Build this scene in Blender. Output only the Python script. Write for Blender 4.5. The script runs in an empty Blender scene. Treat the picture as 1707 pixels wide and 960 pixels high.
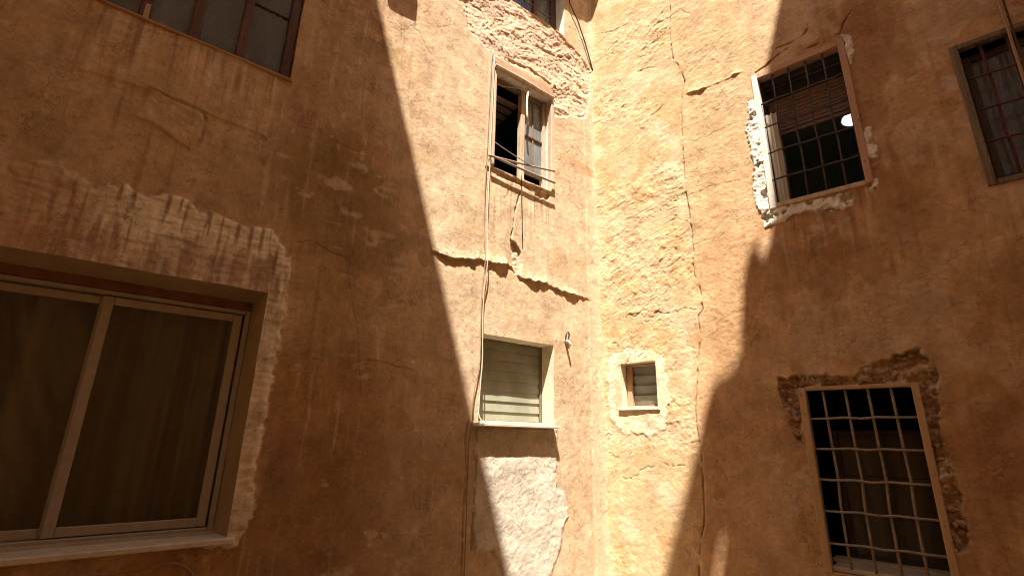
import bpy, math, random
import numpy as np

S = bpy.context.scene
COL = S.collection
rng = random.Random(7)
EYE = 1.75                                   # eye height above the courtyard floor

# ------------------------------------------------------------------ camera
cam_d = bpy.data.cameras.new('camera')
cam = bpy.data.objects.new('camera', cam_d)
COL.objects.link(cam)
cam_d.sensor_fit = 'HORIZONTAL'; cam_d.sensor_width = 36.0
cam_d.lens = 36.0 * 823.56 / 1707.0
cam_d.clip_start = 0.05; cam_d.clip_end = 2000
from mathutils import Matrix
PIT, ROLL = 0.2947006, 0.01931473
_cp, _sp, _cr, _sr = math.cos(PIT), math.sin(PIT), math.cos(ROLL), math.sin(ROLL)
_fw = np.array([0, _cp, _sp]); _up = np.array([0, -_sp, _cp]); _ri = np.array([1.0, 0, 0])
_r2 = _cr * _ri + _sr * _up; _u2 = -_sr * _ri + _cr * _up
cam.matrix_world = Matrix(((_r2[0], _u2[0], -_fw[0], 0), (_r2[1], _u2[1], -_fw[1], 0), (_r2[2], _u2[2], -_fw[2], EYE), (0, 0, 0, 1)))
S.camera = cam

# ------------------------------------------------------------------ sky, sun, exposure
SUNV = np.array([-0.038, -0.501, 1.0]); SUNV /= np.linalg.norm(SUNV)
w = bpy.data.worlds.new('World'); S.world = w; w.use_nodes = True
nt = w.node_tree
sky = nt.nodes.new('ShaderNodeTexSky'); sky.sky_type = 'NISHITA'; sky.sun_disc = False
sky.sun_elevation = math.asin(SUNV[2]); sky.sun_rotation = math.atan2(SUNV[0], SUNV[1])
sky.dust_density = 2.0
bg = nt.nodes['Background']; bg.inputs['Strength'].default_value = 0.06
nt.links.new(sky.outputs[0], bg.inputs[0])
sun_d = bpy.data.lights.new('sun', 'SUN'); sun = bpy.data.objects.new('sun', sun_d); COL.objects.link(sun)
sun_d.energy = 4.3; sun_d.angle = math.radians(0.5); sun_d.color = (1.0, 0.945, 0.85)
from mathutils import Vector
sun.rotation_euler = Vector(SUNV).to_track_quat('Z', 'Y').to_euler()
sun.location = (0, -2, 20)
S.view_settings.view_transform = 'Standard'; S.view_settings.look = 'None'
S.view_settings.gamma = 1.0
S.view_settings.exposure = 1.80
S.cycles.filter_width = 1.0; S.cycles.max_bounces = 10; S.cycles.diffuse_bounces = 6; S.cycles.transparent_max_bounces = 12

# ------------------------------------------------------------------ frames of the two walls
CORN = np.array([1.0141414, 5.50740567, EYE])
FR = {'L': (np.array([-0.78734764, -0.61650928, 0]), np.array([0.61650928, -0.78734764, 0])),
      'R': (np.array([0.75440488, -0.65640939, 0]), np.array([-0.65640939, -0.75440488, 0]))}
ZV = np.array([0, 0, 1.0])
def P(W, u, n, z):
    """point on / off a wall: u metres from the corner, n metres out of the wall, z above the eye"""
    uu, nn = FR[W]
    u, n, z = np.asarray(u, float), np.asarray(n, float), np.asarray(z, float)
    return CORN + u[..., None] * uu + n[..., None] * nn + z[..., None] * ZV

# ------------------------------------------------------------------ object helpers
ORIG = {}
def root(name, label, cat, loc, group=None, parent=None, kind=None):
    o = bpy.data.objects.new(name, None); COL.objects.link(o)
    o.empty_display_size = 0.1
    return place(o, loc, label, cat, group, parent, kind)
def place(o, loc, label=None, cat=None, group=None, parent=None, kind=None):
    loc = np.array(loc, float)
    if parent is not None:
        o.parent = parent; o.location = loc - ORIG[parent.name]
    else:
        o.location = loc
    ORIG[o.name] = loc
    if label: o['label'] = label
    if cat: o['category'] = cat
    if group: o['group'] = group
    if kind: o['kind'] = kind
    return o
def mesh(name, V, F, mat, parent=None, loc=None, smooth=False, label=None, cat=None, group=None, kind=None):
    V = np.asarray(V, float).reshape(-1, 3)
    if loc is None:
        loc = (V.min(0) + V.max(0)) / 2; loc[2] = V[:, 2].min()
    loc = np.array(loc, float)
    me = bpy.data.meshes.new(name)
    if isinstance(F, np.ndarray):
        nf = len(F); k = F.shape[1]
        me.vertices.add(len(V)); me.vertices.foreach_set('co', (V - loc).astype(np.float32).ravel())
        me.loops.add(nf * k); me.loops.foreach_set('vertex_index', F.astype(np.int32).ravel())
        me.polygons.add(nf); me.polygons.foreach_set('loop_start', np.arange(0, nf * k, k, dtype=np.int32))
        me.update(calc_edges=True)
    else:
        me.from_pydata([tuple(v) for v in V - loc], [], F); me.update()
    if smooth: me.polygons.foreach_set('use_smooth', np.ones(len(me.polygons), bool))
    me.materials.append(mat)
    o = bpy.data.objects.new(name, me); COL.objects.link(o)
    return place(o, loc, label, cat, group, parent, kind)
def copy_at(o, loc):
    c = o.copy(); COL.objects.link(c)
    loc = np.array(loc, float)
    c.location = loc - (ORIG[o.parent.name] if o.parent else 0)
    ORIG[c.name] = loc
    return c

class MB:
    def __init__(s): s.V = []; s.F = []
    def add(s, V, F):
        b = len(s.V); s.V += [np.asarray(v, float) for v in V]; s.F += [tuple(b + i for i in f) for f in F]
    def box(s, W, u0, u1, n0, n1, z0, z1, bev=0.0):
        """box in wall coordinates, optionally chamfered along its outer long edges"""
        if bev <= 0:
            pts = [(u, n, z) for u in (u0, u1) for n in (n0, n1) for z in (z0, z1)]
            V = [P(W, *p) for p in pts]
            s.add(V, [(0, 1, 3, 2), (4, 6, 7, 5), (0, 4, 5, 1), (2, 3, 7, 6), (0, 2, 6, 4), (1, 5, 7, 3)])
        else:
            b = bev
            ring = [(u0, z0), (u1, z0), (u1, z1), (u0, z1)]
            rin = [(u0 + b, z0 + b), (u1 - b, z0 + b), (u1 - b, z1 - b), (u0 + b, z1 - b)]
            V = [P(W, u, n0, z) for u, z in ring] + [P(W, u, n1 - b, z) for u, z in ring] + [P(W, u, n1, z) for u, z in rin]
            F = [(3, 2, 1, 0), (8, 9, 10, 11)]
            for k in range(4):
                j = (k + 1) % 4
                F += [(k, j, 4 + j, 4 + k), (4 + k, 4 + j, 8 + j, 8 + k)]
            s.add(V, F)
    def tube(s, pts, r, k=6, cap=True):
        pts = [np.asarray(p, float) for p in pts]
        b = len(s.V); n = len(pts)
        for i, p in enumerate(pts):
            d = pts[min(i + 1, n - 1)] - pts[max(i - 1, 0)]; d /= max(np.linalg.norm(d), 1e-9)
            a = np.cross(d, [0.31, 0.17, 0.93] if abs(d[2]) < 0.9 else [1, 0.1, 0]); a /= np.linalg.norm(a); c = np.cross(d, a)
            rr = r[i] if isinstance(r, (list, tuple)) else r
            for j in range(k):
                t = 2 * math.pi * j / k
                s.V.append(p + rr * (math.cos(t) * a + math.sin(t) * c))
        for i in range(n - 1):
            for j in range(k):
                s.F.append((b + i * k + j, b + i * k + (j + 1) % k, b + (i + 1) * k + (j + 1) % k, b + (i + 1) * k + j))
        if cap:
            s.F.append(tuple(b + j for j in range(k))[::-1]); s.F.append(tuple(b + (n - 1) * k + j for j in range(k)))
    def obj(s, name, mat, parent=None, **kw): return mesh(name, s.V, s.F, mat, parent, **kw)
def box(name, W, u0, u1, n0, n1, z0, z1, mat, parent=None, bev=0.004, **kw):
    m = MB(); m.box(W, u0, u1, n0, n1, z0, z1, bev); return m.obj(name, mat, parent, **kw)
def tube(name, pts, r, mat, parent=None, k=6, **kw):
    m = MB(); m.tube(pts, r, k); return m.obj(name, mat, parent, smooth=True, **kw)

# ------------------------------------------------------------------ noise
_r = np.random.RandomState(3)
PERM = np.tile(_r.permutation(512), 3)
ANG = _r.rand(512) * 2 * np.pi
GX, GY = np.cos(ANG), np.sin(ANG)
def perlin(x, y):
    xi = np.floor(x).astype(np.int64); yi = np.floor(y).astype(np.int64)
    xf = x - xi; yf = y - yi; xi &= 511; yi &= 511
    def g(ix, iy, fx, fy):
        h = PERM[(PERM[ix & 511] + iy) & 511]
        return GX[h] * fx + GY[h] * fy
    sx = xf * xf * xf * (xf * (xf * 6 - 15) + 10); sy = yf * yf * yf * (yf * (yf * 6 - 15) + 10)
    a = g(xi, yi, xf, yf); b = g(xi + 1, yi, xf - 1, yf)
    c = g(xi, yi + 1, xf, yf - 1); d = g(xi + 1, yi + 1, xf - 1, yf - 1)
    return 1.45 * ((a + sx * (b - a)) + sy * ((c + sx * (d - c)) - (a + sx * (b - a))))
def fbm(x, y, f, octs, seed, gain=0.5):
    s = 0; a = 1.0; t = 0
    for o in range(octs):
        s = s + a * perlin(x * f + seed * 17.3 + o * 5.1, y * f + seed * 9.7 + o * 3.3); t += a; a *= gain; f *= 2.03
    return s / t
def ridge(x, y, f, octs, seed, gain=0.55):
    s = 0; a = 1.0; t = 0
    for o in range(octs):
        s = s + a * (1 - np.abs(perlin(x * f + seed * 13.1 + o * 7.7, y * f + seed * 4.9 + o * 2.2)) * 2); t += a; a *= gain; f *= 2.1
    return s / t
def terr(x, n, w=0.22):
    y = x * n; f = np.floor(y); return (f + np.clip((y - f) / w, 0, 1)) / n
def sstep(a, b, x):
    t = np.clip((x - a) / (b - a), 0, 1); return t * t * (3 - 2 * t)
def pdist(u, z, poly, closed=False, maxd=0.5):
    """distance to a polyline; for a closed one also signed (negative inside)"""
    D = np.full(u.shape, maxd); A = np.array(poly)
    m = (u > A[:, 0].min() - maxd) & (u < A[:, 0].max() + maxd) & (z > A[:, 1].min() - maxd) & (z < A[:, 1].max() + maxd)
    x, y = u[m], z[m]; d2 = np.full(x.shape, maxd * maxd); ins = np.zeros(x.shape, bool)
    n = len(A)
    for i in range(n if closed else n - 1):
        a, b = A[i], A[(i + 1) % n]; e = b - a; L = max(e @ e, 1e-9)
        t = np.clip(((x - a[0]) * e[0] + (y - a[1]) * e[1]) / L, 0, 1)
        d2 = np.minimum(d2, (x - a[0] - t * e[0]) ** 2 + (y - a[1] - t * e[1]) ** 2)
        if closed:
            c = ((a[1] > y) != (b[1] > y)) & (x < (b[0] - a[0]) * (y - a[1]) / (b[1] - a[1] + 1e-12) + a[0]); ins ^= c
    d = np.sqrt(d2)
    if closed: d = np.where(ins, -d, d)
    D[m] = d
    return D
def above(u, z, poly):
    """height above a left-right polyline (z - line(u)), NaN outside its span"""
    A = np.array(sorted(poly)); return np.where((u < A[0, 0]) | (u > A[-1, 0]), np.nan, z - np.interp(u, A[:, 0], A[:, 1]))

FEAT = {
 'L_patch': [(5.006, 1.504),(4.963, 1.5),(4.917, 1.485),(4.868, 1.43),(4.821, 1.483),(4.704, 1.511),(4.691, 1.469),(4.639, 1.47),(4.62, 1.454),(4.565, 1.426),(4.525, 1.396),(4.479, 1.415),(4.473, 1.471),(4.412, 1.426),(4.389, 1.489),(4.308, 1.443),(4.261, 1.44),(4.201, 1.467),(4.136, 1.482),(4.067, 1.486),(4.041, 1.449),(3.995, 1.418),(3.915, 1.436),(3.828, 1.424),(3.725, 1.401),(3.644, 1.39),(3.543, 1.419),(3.477, 1.375),(3.43, 1.305),(3.401, 1.23),(3.349, 1.256),(3.346, 1.147),(3.343, 1.039),(3.36, 1.068),(3.364, 0.934),(3.336, 0.821),(3.357, 0.716),(3.35, 0.591),(3.363, 0.442),(3.371, 0.274),(3.36, 0.163),(3.377, 0.094),(3.361, -0.085),(3.383, -0.216),(3.38, -0.301),(3.346, -0.45),(3.347, -0.511),(3.402, -0.608),(3.413, -0.666),(3.45, -0.672),(3.555, -0.671),(3.658, -0.604),(4.534, -0.537)],
 'L_apron': [(4.752, 2.6),(4.759, 2.412),(4.761, 2.142),(4.558, 2.173),(4.228, 2.175),(3.928, 2.143),(3.677, 2.136),(3.673, 2.393),(3.659, 2.649),(3.946, 2.742)],
 'L_blister': [(4.402, 2.198),(4.315, 2.18),(4.224, 2.152),(4.084, 2.135),(4.061, 2.082),(4.061, 1.96),(4.106, 1.847),(4.208, 1.874),(4.313, 1.935),(4.436, 1.952)],
 'L_ledge': [(2.225, 1.585),(2.176, 1.595),(2.117, 1.566),(2.059, 1.56),(1.897, 1.58),(1.837, 1.601),(1.697, 1.635),(1.516, 1.629),(1.311, 1.655),(1.166, 1.556),(1.0, 1.554),(0.827, 1.565),(0.728, 1.55),(0.606, 1.528),(0.502, 1.512),(0.396, 1.522),(0.243, 1.519),(0.017, 1.471)],
 'L_vcrack': [(1.201, 2.523),(1.262, 2.278),(1.277, 2.132),(1.318, 1.937)],
 'L_hole': [(1.318, 1.937),(1.246, 1.926),(1.18, 1.836),(1.16, 1.721),(1.167, 1.6),(1.257, 1.594),(1.298, 1.717)],
 'L_white': [(1.678, 0.07),(0.702, 0.102),(0.708, -0.48),(0.601, -0.499),(0.561, -0.704),(0.616, -0.77),(0.661, -0.96),(0.734, -1.086),(0.795, -1.184),(0.854, -1.355),(1.292, -1.287),(1.288, -1.118),(1.388, -0.971),(1.457, -0.914),(1.606, -0.904),(1.646, -0.761)],
 'L_strip1': [(1.741, 0.142),(1.768, 0.007),(1.745, -0.255),(1.755, -0.507),(1.748, -1.057)],
 'L_strip2': [(1.661, 0.063),(1.646, -0.257),(1.658, -0.513),(1.656, -0.881)],
 'L_spall': [(2.133, 4.54),(2.013, 4.457),(1.963, 4.244),(1.881, 4.174),(1.719, 4.11),(1.656, 4.086),(1.583, 4.067),(0.729, 4.153),(0.683, 3.703),(0.349, 3.859),(0.159, 3.902),(0.059, 4.315),(0.016, 4.67),(0.182, 4.869),(0.404, 4.933),(0.671, 5.034),(1.026, 5.019),(1.314, 5.105)],
 'L_spcrack1': [(1.383, 4.14),(1.205, 4.155),(1.044, 4.18),(0.853, 4.154),(0.654, 4.126)],
 'L_spcrack2': [(0.975, 4.593),(0.802, 4.605),(0.649, 4.625),(0.381, 4.743)],
 'L_dcable': [(0.433, 5.816),(0.432, 5.585),(0.281, 5.379),(0.146, 5.086),(0.001, 4.678)],
 'L_stain': [(0.49, 3.288),(0.338, 3.291),(0.02, 3.221),(0.026, 3.093),(0.239, 3.097),(0.463, 3.135)],
 'L_underspall': [(1.581, 2.634),(0.767, 2.635),(0.786, 2.554),(0.921, 2.546),(1.179, 2.603),(1.464, 2.607)],
 'L_cableA': [(1.652, 4.084),(1.666, 3.209),(1.68, 2.292),(1.669, 1.718),(1.67, 1.119),(1.663, 0.672),(1.718, 0.348),(1.72, 0.143),(1.747, -0.056),(1.74, -0.621),(1.737, -1.08)],
 'L_cableB': [(1.618, 4.047),(1.627, 3.227),(1.636, 2.307),(1.641, 1.725),(1.65, 1.123),(1.636, 0.675),(1.656, 0.248),(1.667, 0.084)],
 'L_cableC': [(1.215, 2.699),(1.202, 2.452),(1.185, 1.974)],
 'L_wirelow': [(4.301, -0.719),(4.261, -0.713),(4.158, -0.729),(4.03, -0.74),(3.9, -0.733),(3.737, -0.717),(3.669, -0.747),(3.636, -0.782),(3.619, -0.84)],
 'R_patchL': [(1.838, 3.348),(1.881, 3.341),(1.924, 3.253),(1.925, 2.911),(1.945, 2.65),(1.948, 2.355),(1.96, 2.138),(1.962, 1.999),(1.829, 1.944),(1.821, 2.039),(1.781, 2.217),(1.768, 2.367),(1.805, 2.602),(1.789, 2.916),(1.779, 3.025),(1.82, 3.194)],
 'R_patchB': [(1.95, 2.13),(2.348, 2.096),(2.517, 2.096),(2.55, 2.042),(2.531, 1.973),(2.462, 1.951),(2.348, 1.975),(2.178, 2.015),(2.068, 2.014),(2.005, 1.964),(1.83, 1.955)],
 'R_patchT': [(2.7, 3.678),(2.758, 3.629),(2.769, 3.532),(2.748, 3.393),(2.712, 3.325),(2.699, 3.471)],
 'R_patchM': [(2.685, 2.656),(2.765, 2.644),(2.76, 2.511),(2.773, 2.395),(2.742, 2.298),(2.705, 2.313),(2.693, 2.494)],
 'R_patchBR': [(2.651, 2.126),(2.737, 2.171),(2.731, 2.088),(2.672, 2.055)],
 'R_topcrack': [(2.425, 3.684),(2.578, 3.699),(2.696, 3.693),(2.724, 3.794),(2.784, 3.861)],
 'R_topcrack2': [(2.164, 3.838),(2.246, 3.831),(2.386, 3.829),(2.443, 3.89),(2.47, 4.012)],
 'R_ledge': [(1.154, 3.77),(1.261, 3.742),(1.365, 3.72),(1.488, 3.719),(1.648, 3.721),(1.803, 3.734),(1.876, 3.713)],
 'R_ledge2': [(1.943, 3.658),(2.054, 3.69),(2.15, 3.752),(2.255, 3.772)],
 'R_seam': [(1.127, 5.299),(1.13, 5.179),(1.124, 4.952),(1.098, 4.77),(1.095, 4.439),(1.107, 4.296),(1.184, 4.121),(1.211, 3.925),(1.165, 3.77),(1.128, 3.317),(1.11, 2.85),(1.115, 2.519),(1.125, 2.31),(1.133, 1.97),(1.113, 1.648),(1.159, 1.471),(1.174, 1.252),(1.116, 1.189),(1.115, 0.994),(1.049, 0.57),(1.008, 0.307),(1.002, 0.146),(1.03, -0.09),(1.025, -0.319),(1.007, -0.673),(0.961, -0.836),(0.917, -1.136),(0.9, -1.329)],
 'R_cr1': [(1.13, 1.941),(1.276, 1.963),(1.398, 1.96),(1.472, 2.016),(1.502, 2.141)],
 'R_cr2': [(1.161, 2.504),(1.368, 2.548),(1.509, 2.53),(1.66, 2.507)],
 'R_cr3': [(0.2, -0.369),(0.298, -0.372),(0.437, -0.281),(0.608, -0.208),(0.784, -0.216),(1.017, -0.236)],
 'R_cr4': [(0.838, -0.78),(0.921, -0.755),(1.021, -0.693)],
 'R_cr5': [(-0.002, 1.246),(0.161, 1.346),(0.315, 1.373),(0.416, 1.289),(0.563, 1.335),(0.813, 1.269),(1.001, 1.296),(1.157, 1.254)],
 'R_cr6': [(0.096, 5.273),(0.379, 5.176),(0.544, 5.179)],
 'R_cr7': [(0.816, 4.932),(0.941, 4.926),(1.109, 4.918),(1.252, 4.938),(1.332, 4.815)],
 'R_cr8': [(0.654, 4.369),(0.827, 4.344),(0.967, 4.294),(1.085, 4.309)],
 'R_cr9': [(0.71, 3.679),(0.853, 3.69),(0.95, 3.748)],
 'R_cr10': [(1.167, 3.156),(1.29, 3.128),(1.432, 3.138),(1.57, 3.159),(1.723, 3.171)],
 'R_halo': [(0.096, 0.847),(0.202, 0.928),(0.303, 0.948),(0.414, 0.9),(0.541, 0.91),(0.646, 0.871),(0.715, 0.794),(0.737, 0.694),(0.757, 0.569),(0.757, 0.381),(0.73, 0.222),(0.678, 0.092),(0.558, 0.025),(0.513, 0.011),(0.442, 0.077),(0.287, 0.062),(0.178, 0.103),(0.101, 0.201),(0.059, 0.403),(0.061, 0.638)],
 'R_rub': [(1.759, 0.541),(2.02, 0.557),(2.322, 0.517),(2.41, 0.6),(2.587, 0.654),(2.758, 0.715),(2.768, 0.648),(2.819, 0.606),(2.835, 0.494),(2.815, 0.423),(2.797, 0.245),(2.77, 0.175),(2.767, 0.002),(2.787, -0.115),(2.806, -0.261),(2.798, -0.342),(2.804, -0.515),(2.778, -0.656),(2.733, -0.693),(2.699, -0.667),(2.685, 0.338),(2.681, 0.402),(1.926, 0.416),(1.88, 0.001),(1.829, 0.04),(1.81, 0.181),(1.79, 0.327),(1.75, 0.391)],
 'R_sh': [(2.371, 4.803),(2.263, 4.399),(2.146, 4.009),(2.038, 3.68),(1.973, 2.738),(1.895, 1.982),(1.855, 1.821),(1.755, 1.604),(1.706, 1.543),(1.701, 1.677),(1.686, 1.833),(1.62, 1.634),(1.551, 1.407),(1.502, 1.063),(1.463, 0.75),(1.395, 0.667),(1.258, 0.61),(1.194, 0.524),(1.105, 0.305),(1.018, 0.033),(0.904, -0.291),(0.79, -0.611),(0.682, -0.878),(0.571, -1.194),(0.454, -1.603)],
 'L_c1': [(3.685, 2.132),(3.666, 1.925),(3.659, 1.778),(3.639, 1.566)],
 'L_c2': [(3.444, 1.352),(3.319, 1.376),(3.237, 1.418),(3.116, 1.361),(3.043, 1.344),(2.946, 1.333),(2.862, 1.111)],
 'L_c3': [(2.986, 3.704),(2.996, 2.904),(2.989, 2.133),(2.974, 1.361),(2.905, 1.102),(2.8, 0.735),(2.73, 0.283)],
 'L_c4': [(3.451, 2.332),(3.263, 2.331),(3.06, 2.304),(2.955, 2.289)],
 'L_c5': [(2.14, 1.954),(1.986, 2.096),(1.78, 2.129),(1.564, 2.184)],
 'L_c6': [(3.433, 0.48),(3.205, 0.547),(2.938, 0.489),(2.665, 0.563),(2.24, 0.509)],
 'R_hole': [(1.127, -0.637),(1.152, -0.745),(1.155, -0.864),(1.131, -1.007),(1.083, -1.221),(0.942, -1.362),(0.98, -1.125),(1.061, -0.829)],
 'L_st1': [(5.134, 2.033),(4.977, 2.123),(4.835, 1.962),(4.698, 1.604),(4.807, 1.472),(5.014, 1.512)],
 'L_st2': [(4.031, 1.973),(3.68, 2.098),(3.153, 2.237),(2.72, 2.118),(2.296, 1.559),(2.629, 1.21),(3.218, 1.276),(3.418, 1.465),(3.747, 1.508),(3.972, 1.527)],
 'L_st3': [(3.384, 0.403),(2.955, 0.622),(2.261, 0.758),(1.821, 0.393),(1.762, -1.14),(3.358, -0.909),(3.316, -0.292)],
 'L_st4': [(4.785, 2.12),(4.075, 2.125),(4.005, 1.516),(4.264, 1.473),(4.58, 1.547),(4.752, 1.831)],
 'L_st5': [(3.595, 3.373),(3.004, 3.763),(2.672, 2.809),(2.76, 2.519),(3.466, 2.436)],
 'L_st6': [(3.271, 1.028),(3.017, 1.128),(2.828, 0.731),(2.949, 0.577),(3.257, 0.628)],
 'R_st1': [(1.2, 0.468),(1.768, 0.493),(1.848, -0.283),(1.794, -0.987),(1.197, -1.088),(1.067, -0.333)],
 'R_st2': [(1.877, 1.347),(2.95, 1.245),(3.001, 0.773),(2.642, 0.721),(1.882, 0.641)],
 'R_st3': [(1.637, 1.045),(2.004, 1.213),(1.952, 0.483),(1.55, 0.295)],
 'L_st7': [(3.375, -0.143),(2.891, 0.102),(2.202, 0.033),(1.85, -0.153),(1.74, -1.227),(3.414, -0.965)],
 'L_st8': [(3.29, 1.164),(3.035, 1.271),(2.614, 1.059),(2.047, 1.055),(1.824, 0.444),(2.585, 0.765),(3.117, 0.514)],
}


# ------------------------------------------------------------------ materials
def mat_new(name):
    m = bpy.data.materials.new(name); m.use_nodes = True
    nt = m.node_tree; b = nt.nodes['Principled BSDF']; return m, nt, b
def N(nt, t, **kw):
    n = nt.nodes.new(t)
    for k, v in kw.items(): setattr(n, k, v)
    return n
def mixrgb(nt, fac, a, b, blend='MIX'):
    n = N(nt, 'ShaderNodeMix', data_type='RGBA', blend_type=blend)
    for i, v in ((0, fac), (6, a), (7, b)):
        if hasattr(v, 'is_linked') or hasattr(v, 'links'): nt.links.new(v, n.inputs[i])
        else: n.inputs[i].default_value = v if i == 0 else (*v[:3], 1)
    return n.outputs[2]
def noise(nt, vec, scale, detail=4, rough=0.6, map_=None):
    n = N(nt, 'ShaderNodeTexNoise'); n.inputs['Scale'].default_value = scale
    n.inputs['Detail'].default_value = detail; n.inputs['Roughness'].default_value = rough
    if map_:
        mp = N(nt, 'ShaderNodeMapping'); mp.inputs['Scale'].default_value = map_; nt.links.new(vec, mp.inputs[0]); vec = mp.outputs[0]
    nt.links.new(vec, n.inputs['Vector']); return n.outputs['Fac']
def ramp(nt, fac, lo, hi, a=0.0, b=1.0):
    n = N(nt, 'ShaderNodeMapRange'); n.clamp = True
    n.inputs[1].default_value = lo; n.inputs[2].default_value = hi; n.inputs[3].default_value = a; n.inputs[4].default_value = b
    nt.links.new(fac, n.inputs[0]); return n.outputs[0]
def geo_pos(nt): return N(nt, 'ShaderNodeNewGeometry').outputs['Position']
def simple(name, c1, c2, rough=0.7, scale=12, metallic=0.0, bump=0.0, map_=None, bscale=None, c3=None, spec=0.3):
    m, nt, b = mat_new(name); pos = geo_pos(nt)
    f = ramp(nt, noise(nt, pos, scale, 5, 0.6, map_), 0.35, 0.65)
    col = mixrgb(nt, f, c1, c2)
    if c3:
        g = ramp(nt, noise(nt, pos, scale * 2.7, 6, 0.7), 0.58, 0.66); col = mixrgb(nt, g, col, c3)
    nt.links.new(col, b.inputs['Base Color'])
    b.inputs['Roughness'].default_value = rough; b.inputs['Metallic'].default_value = metallic
    b.inputs['Specular IOR Level'].default_value = spec
    if bump:
        bp = N(nt, 'ShaderNodeBump'); bp.inputs['Distance'].default_value = bump; bp.inputs['Strength'].default_value = 1.0
        nt.links.new(noise(nt, pos, bscale or scale * 6, 5, 0.65, map_), bp.inputs['Height']); nt.links.new(bp.outputs[0], b.inputs['Normal'])
    return m
def plaster_mat():
    m, nt, b = mat_new('old_plaster'); pos = geo_pos(nt)
    at = N(nt, 'ShaderNodeAttribute', attribute_name='pigment')
    col = at.outputs['Color']
    # fine mottling of the limewash and tiny pale flecks and dark pits
    f0 = ramp(nt, noise(nt, pos, 30, 7, 0.75), 0.3, 0.7, 0.86, 1.14); f1 = ramp(nt, noise(nt, pos, 5.5, 6, 0.7), 0.3, 0.7, 0.78, 1.22)
    fm = N(nt, 'ShaderNodeMath', operation='MULTIPLY'); nt.links.new(f0, fm.inputs[0]); nt.links.new(f1, fm.inputs[1]); f = fm.outputs[0]
    g = N(nt, 'ShaderNodeVectorMath', operation='SCALE'); nt.links.new(col, g.inputs[0]); nt.links.new(f, g.inputs['Scale'])
    col = g.outputs[0]
    fl = ramp(nt, noise(nt, pos, 90, 3, 0.6), 0.66, 0.71, 0, 0.6); col = mixrgb(nt, fl, col, (0.72, 0.60, 0.44))
    dk = ramp(nt, noise(nt, pos, 70, 3, 0.6, (1, 1, 0.9)), 0.33, 0.28, 0, 0.5); col = mixrgb(nt, dk, col, (0.16, 0.09, 0.05))
    def hair(sc, wd, lo, hi):
        a = N(nt, 'ShaderNodeMath', operation='ABSOLUTE'); s_ = N(nt, 'ShaderNodeMath', operation='SUBTRACT'); s_.inputs[1].default_value = 0.5
        nt.links.new(noise(nt, pos, sc, 6, 0.68), s_.inputs[0]); nt.links.new(s_.outputs[0], a.inputs[0])
        l_ = ramp(nt, a.outputs[0], 0.0, wd, 1, 0); gt = ramp(nt, noise(nt, pos, sc * 0.9 + 1, 3, 0.6), lo, hi)
        mu = N(nt, 'ShaderNodeMath', operation='MULTIPLY'); nt.links.new(l_, mu.inputs[0]); nt.links.new(gt, mu.inputs[1]); return mu.outputs[0]
    h1 = hair(2.6, 0.008, 0.50, 0.58); h2 = hair(7.0, 0.012, 0.54, 0.62)
    mx = N(nt, 'ShaderNodeMath', operation='MAXIMUM'); nt.links.new(h1, mx.inputs[0]); nt.links.new(h2, mx.inputs[1])
    sc_ = N(nt, 'ShaderNodeMath', operation='MULTIPLY'); sc_.inputs[1].default_value = 0.55; nt.links.new(mx.outputs[0], sc_.inputs[0])
    col = mixrgb(nt, sc_.outputs[0], col, (0.16, 0.085, 0.045))
    nt.links.new(col, b.inputs['Base Color'])
    b.inputs['Roughness'].default_value = 0.95; b.inputs['Specular IOR Level'].default_value = 0.1
    bp = N(nt, 'ShaderNodeBump'); bp.inputs['Distance'].default_value = 0.006; bp.inputs['Strength'].default_value = 0.8
    hh = N(nt, 'ShaderNodeMath', operation='SUBTRACT'); nt.links.new(noise(nt, pos, 55, 7, 0.72), hh.inputs[0]); nt.links.new(sc_.outputs[0], hh.inputs[1])
    nt.links.new(hh.outputs[0], bp.inputs['Height']); nt.links.new(bp.outputs[0], b.inputs['Normal'])
    return m
M = {}
M['plaster'] = plaster_mat()
M['cream'] = simple('cream_reveal_paint', (0.70, 0.62, 0.46), (0.60, 0.50, 0.35), 0.9, 9, bump=0.003)
M['orange_rev'] = simple('orange_reveal_plaster', (0.46, 0.28, 0.15), (0.38, 0.22, 0.11), 0.95, 9, bump=0.004)
M['beige_rev'] = simple('beige_reveal_plaster', (0.42, 0.33, 0.20), (0.36, 0.27, 0.16), 0.9, 7, bump=0.003)
M['white_rev'] = simple('white_reveal_plaster', (0.74, 0.70, 0.62), (0.60, 0.53, 0.43), 0.9, 12, bump=0.004)
M['marble'] = simple('pale_sill_stone', (0.62, 0.54, 0.42), (0.50, 0.41, 0.30), 0.6, 14, bump=0.001)
M['alu'] = simple('dull_aluminium', (0.37, 0.32, 0.25), (0.32, 0.275, 0.21), 0.5, 20, metallic=0.15)
M['pinkwood'] = simple('pinkish_painted_wood', (0.50, 0.30, 0.19), (0.40, 0.23, 0.14), 0.75, 10, bump=0.003, map_=(1, 1, 0.15), c3=(0.20, 0.11, 0.07))
M['tanwood'] = simple('tan_painted_wood', (0.50, 0.33, 0.19), (0.42, 0.26, 0.14), 0.75, 10, bump=0.003, map_=(1, 1, 0.15), c3=(0.24, 0.13, 0.07))
M['brownwood'] = simple('dark_brown_varnished_wood', (0.12, 0.05, 0.022), (0.055, 0.022, 0.012), 0.55, 20, bump=0.002, map_=(1, 1, 0.08), c3=(0.30, 0.16, 0.08))
M['greywood'] = simple('weathered_grey_wood', (0.22, 0.165, 0.115), (0.12, 0.085, 0.06), 0.9, 30, bump=0.004, map_=(1, 1, 0.06), c3=(0.40, 0.32, 0.24))
M['palewood'] = simple('peeling_pale_painted_wood', (0.58, 0.46, 0.33), (0.44, 0.30, 0.20), 0.85, 22, bump=0.003, map_=(1, 1, 0.15), c3=(0.16, 0.09, 0.055))
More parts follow.
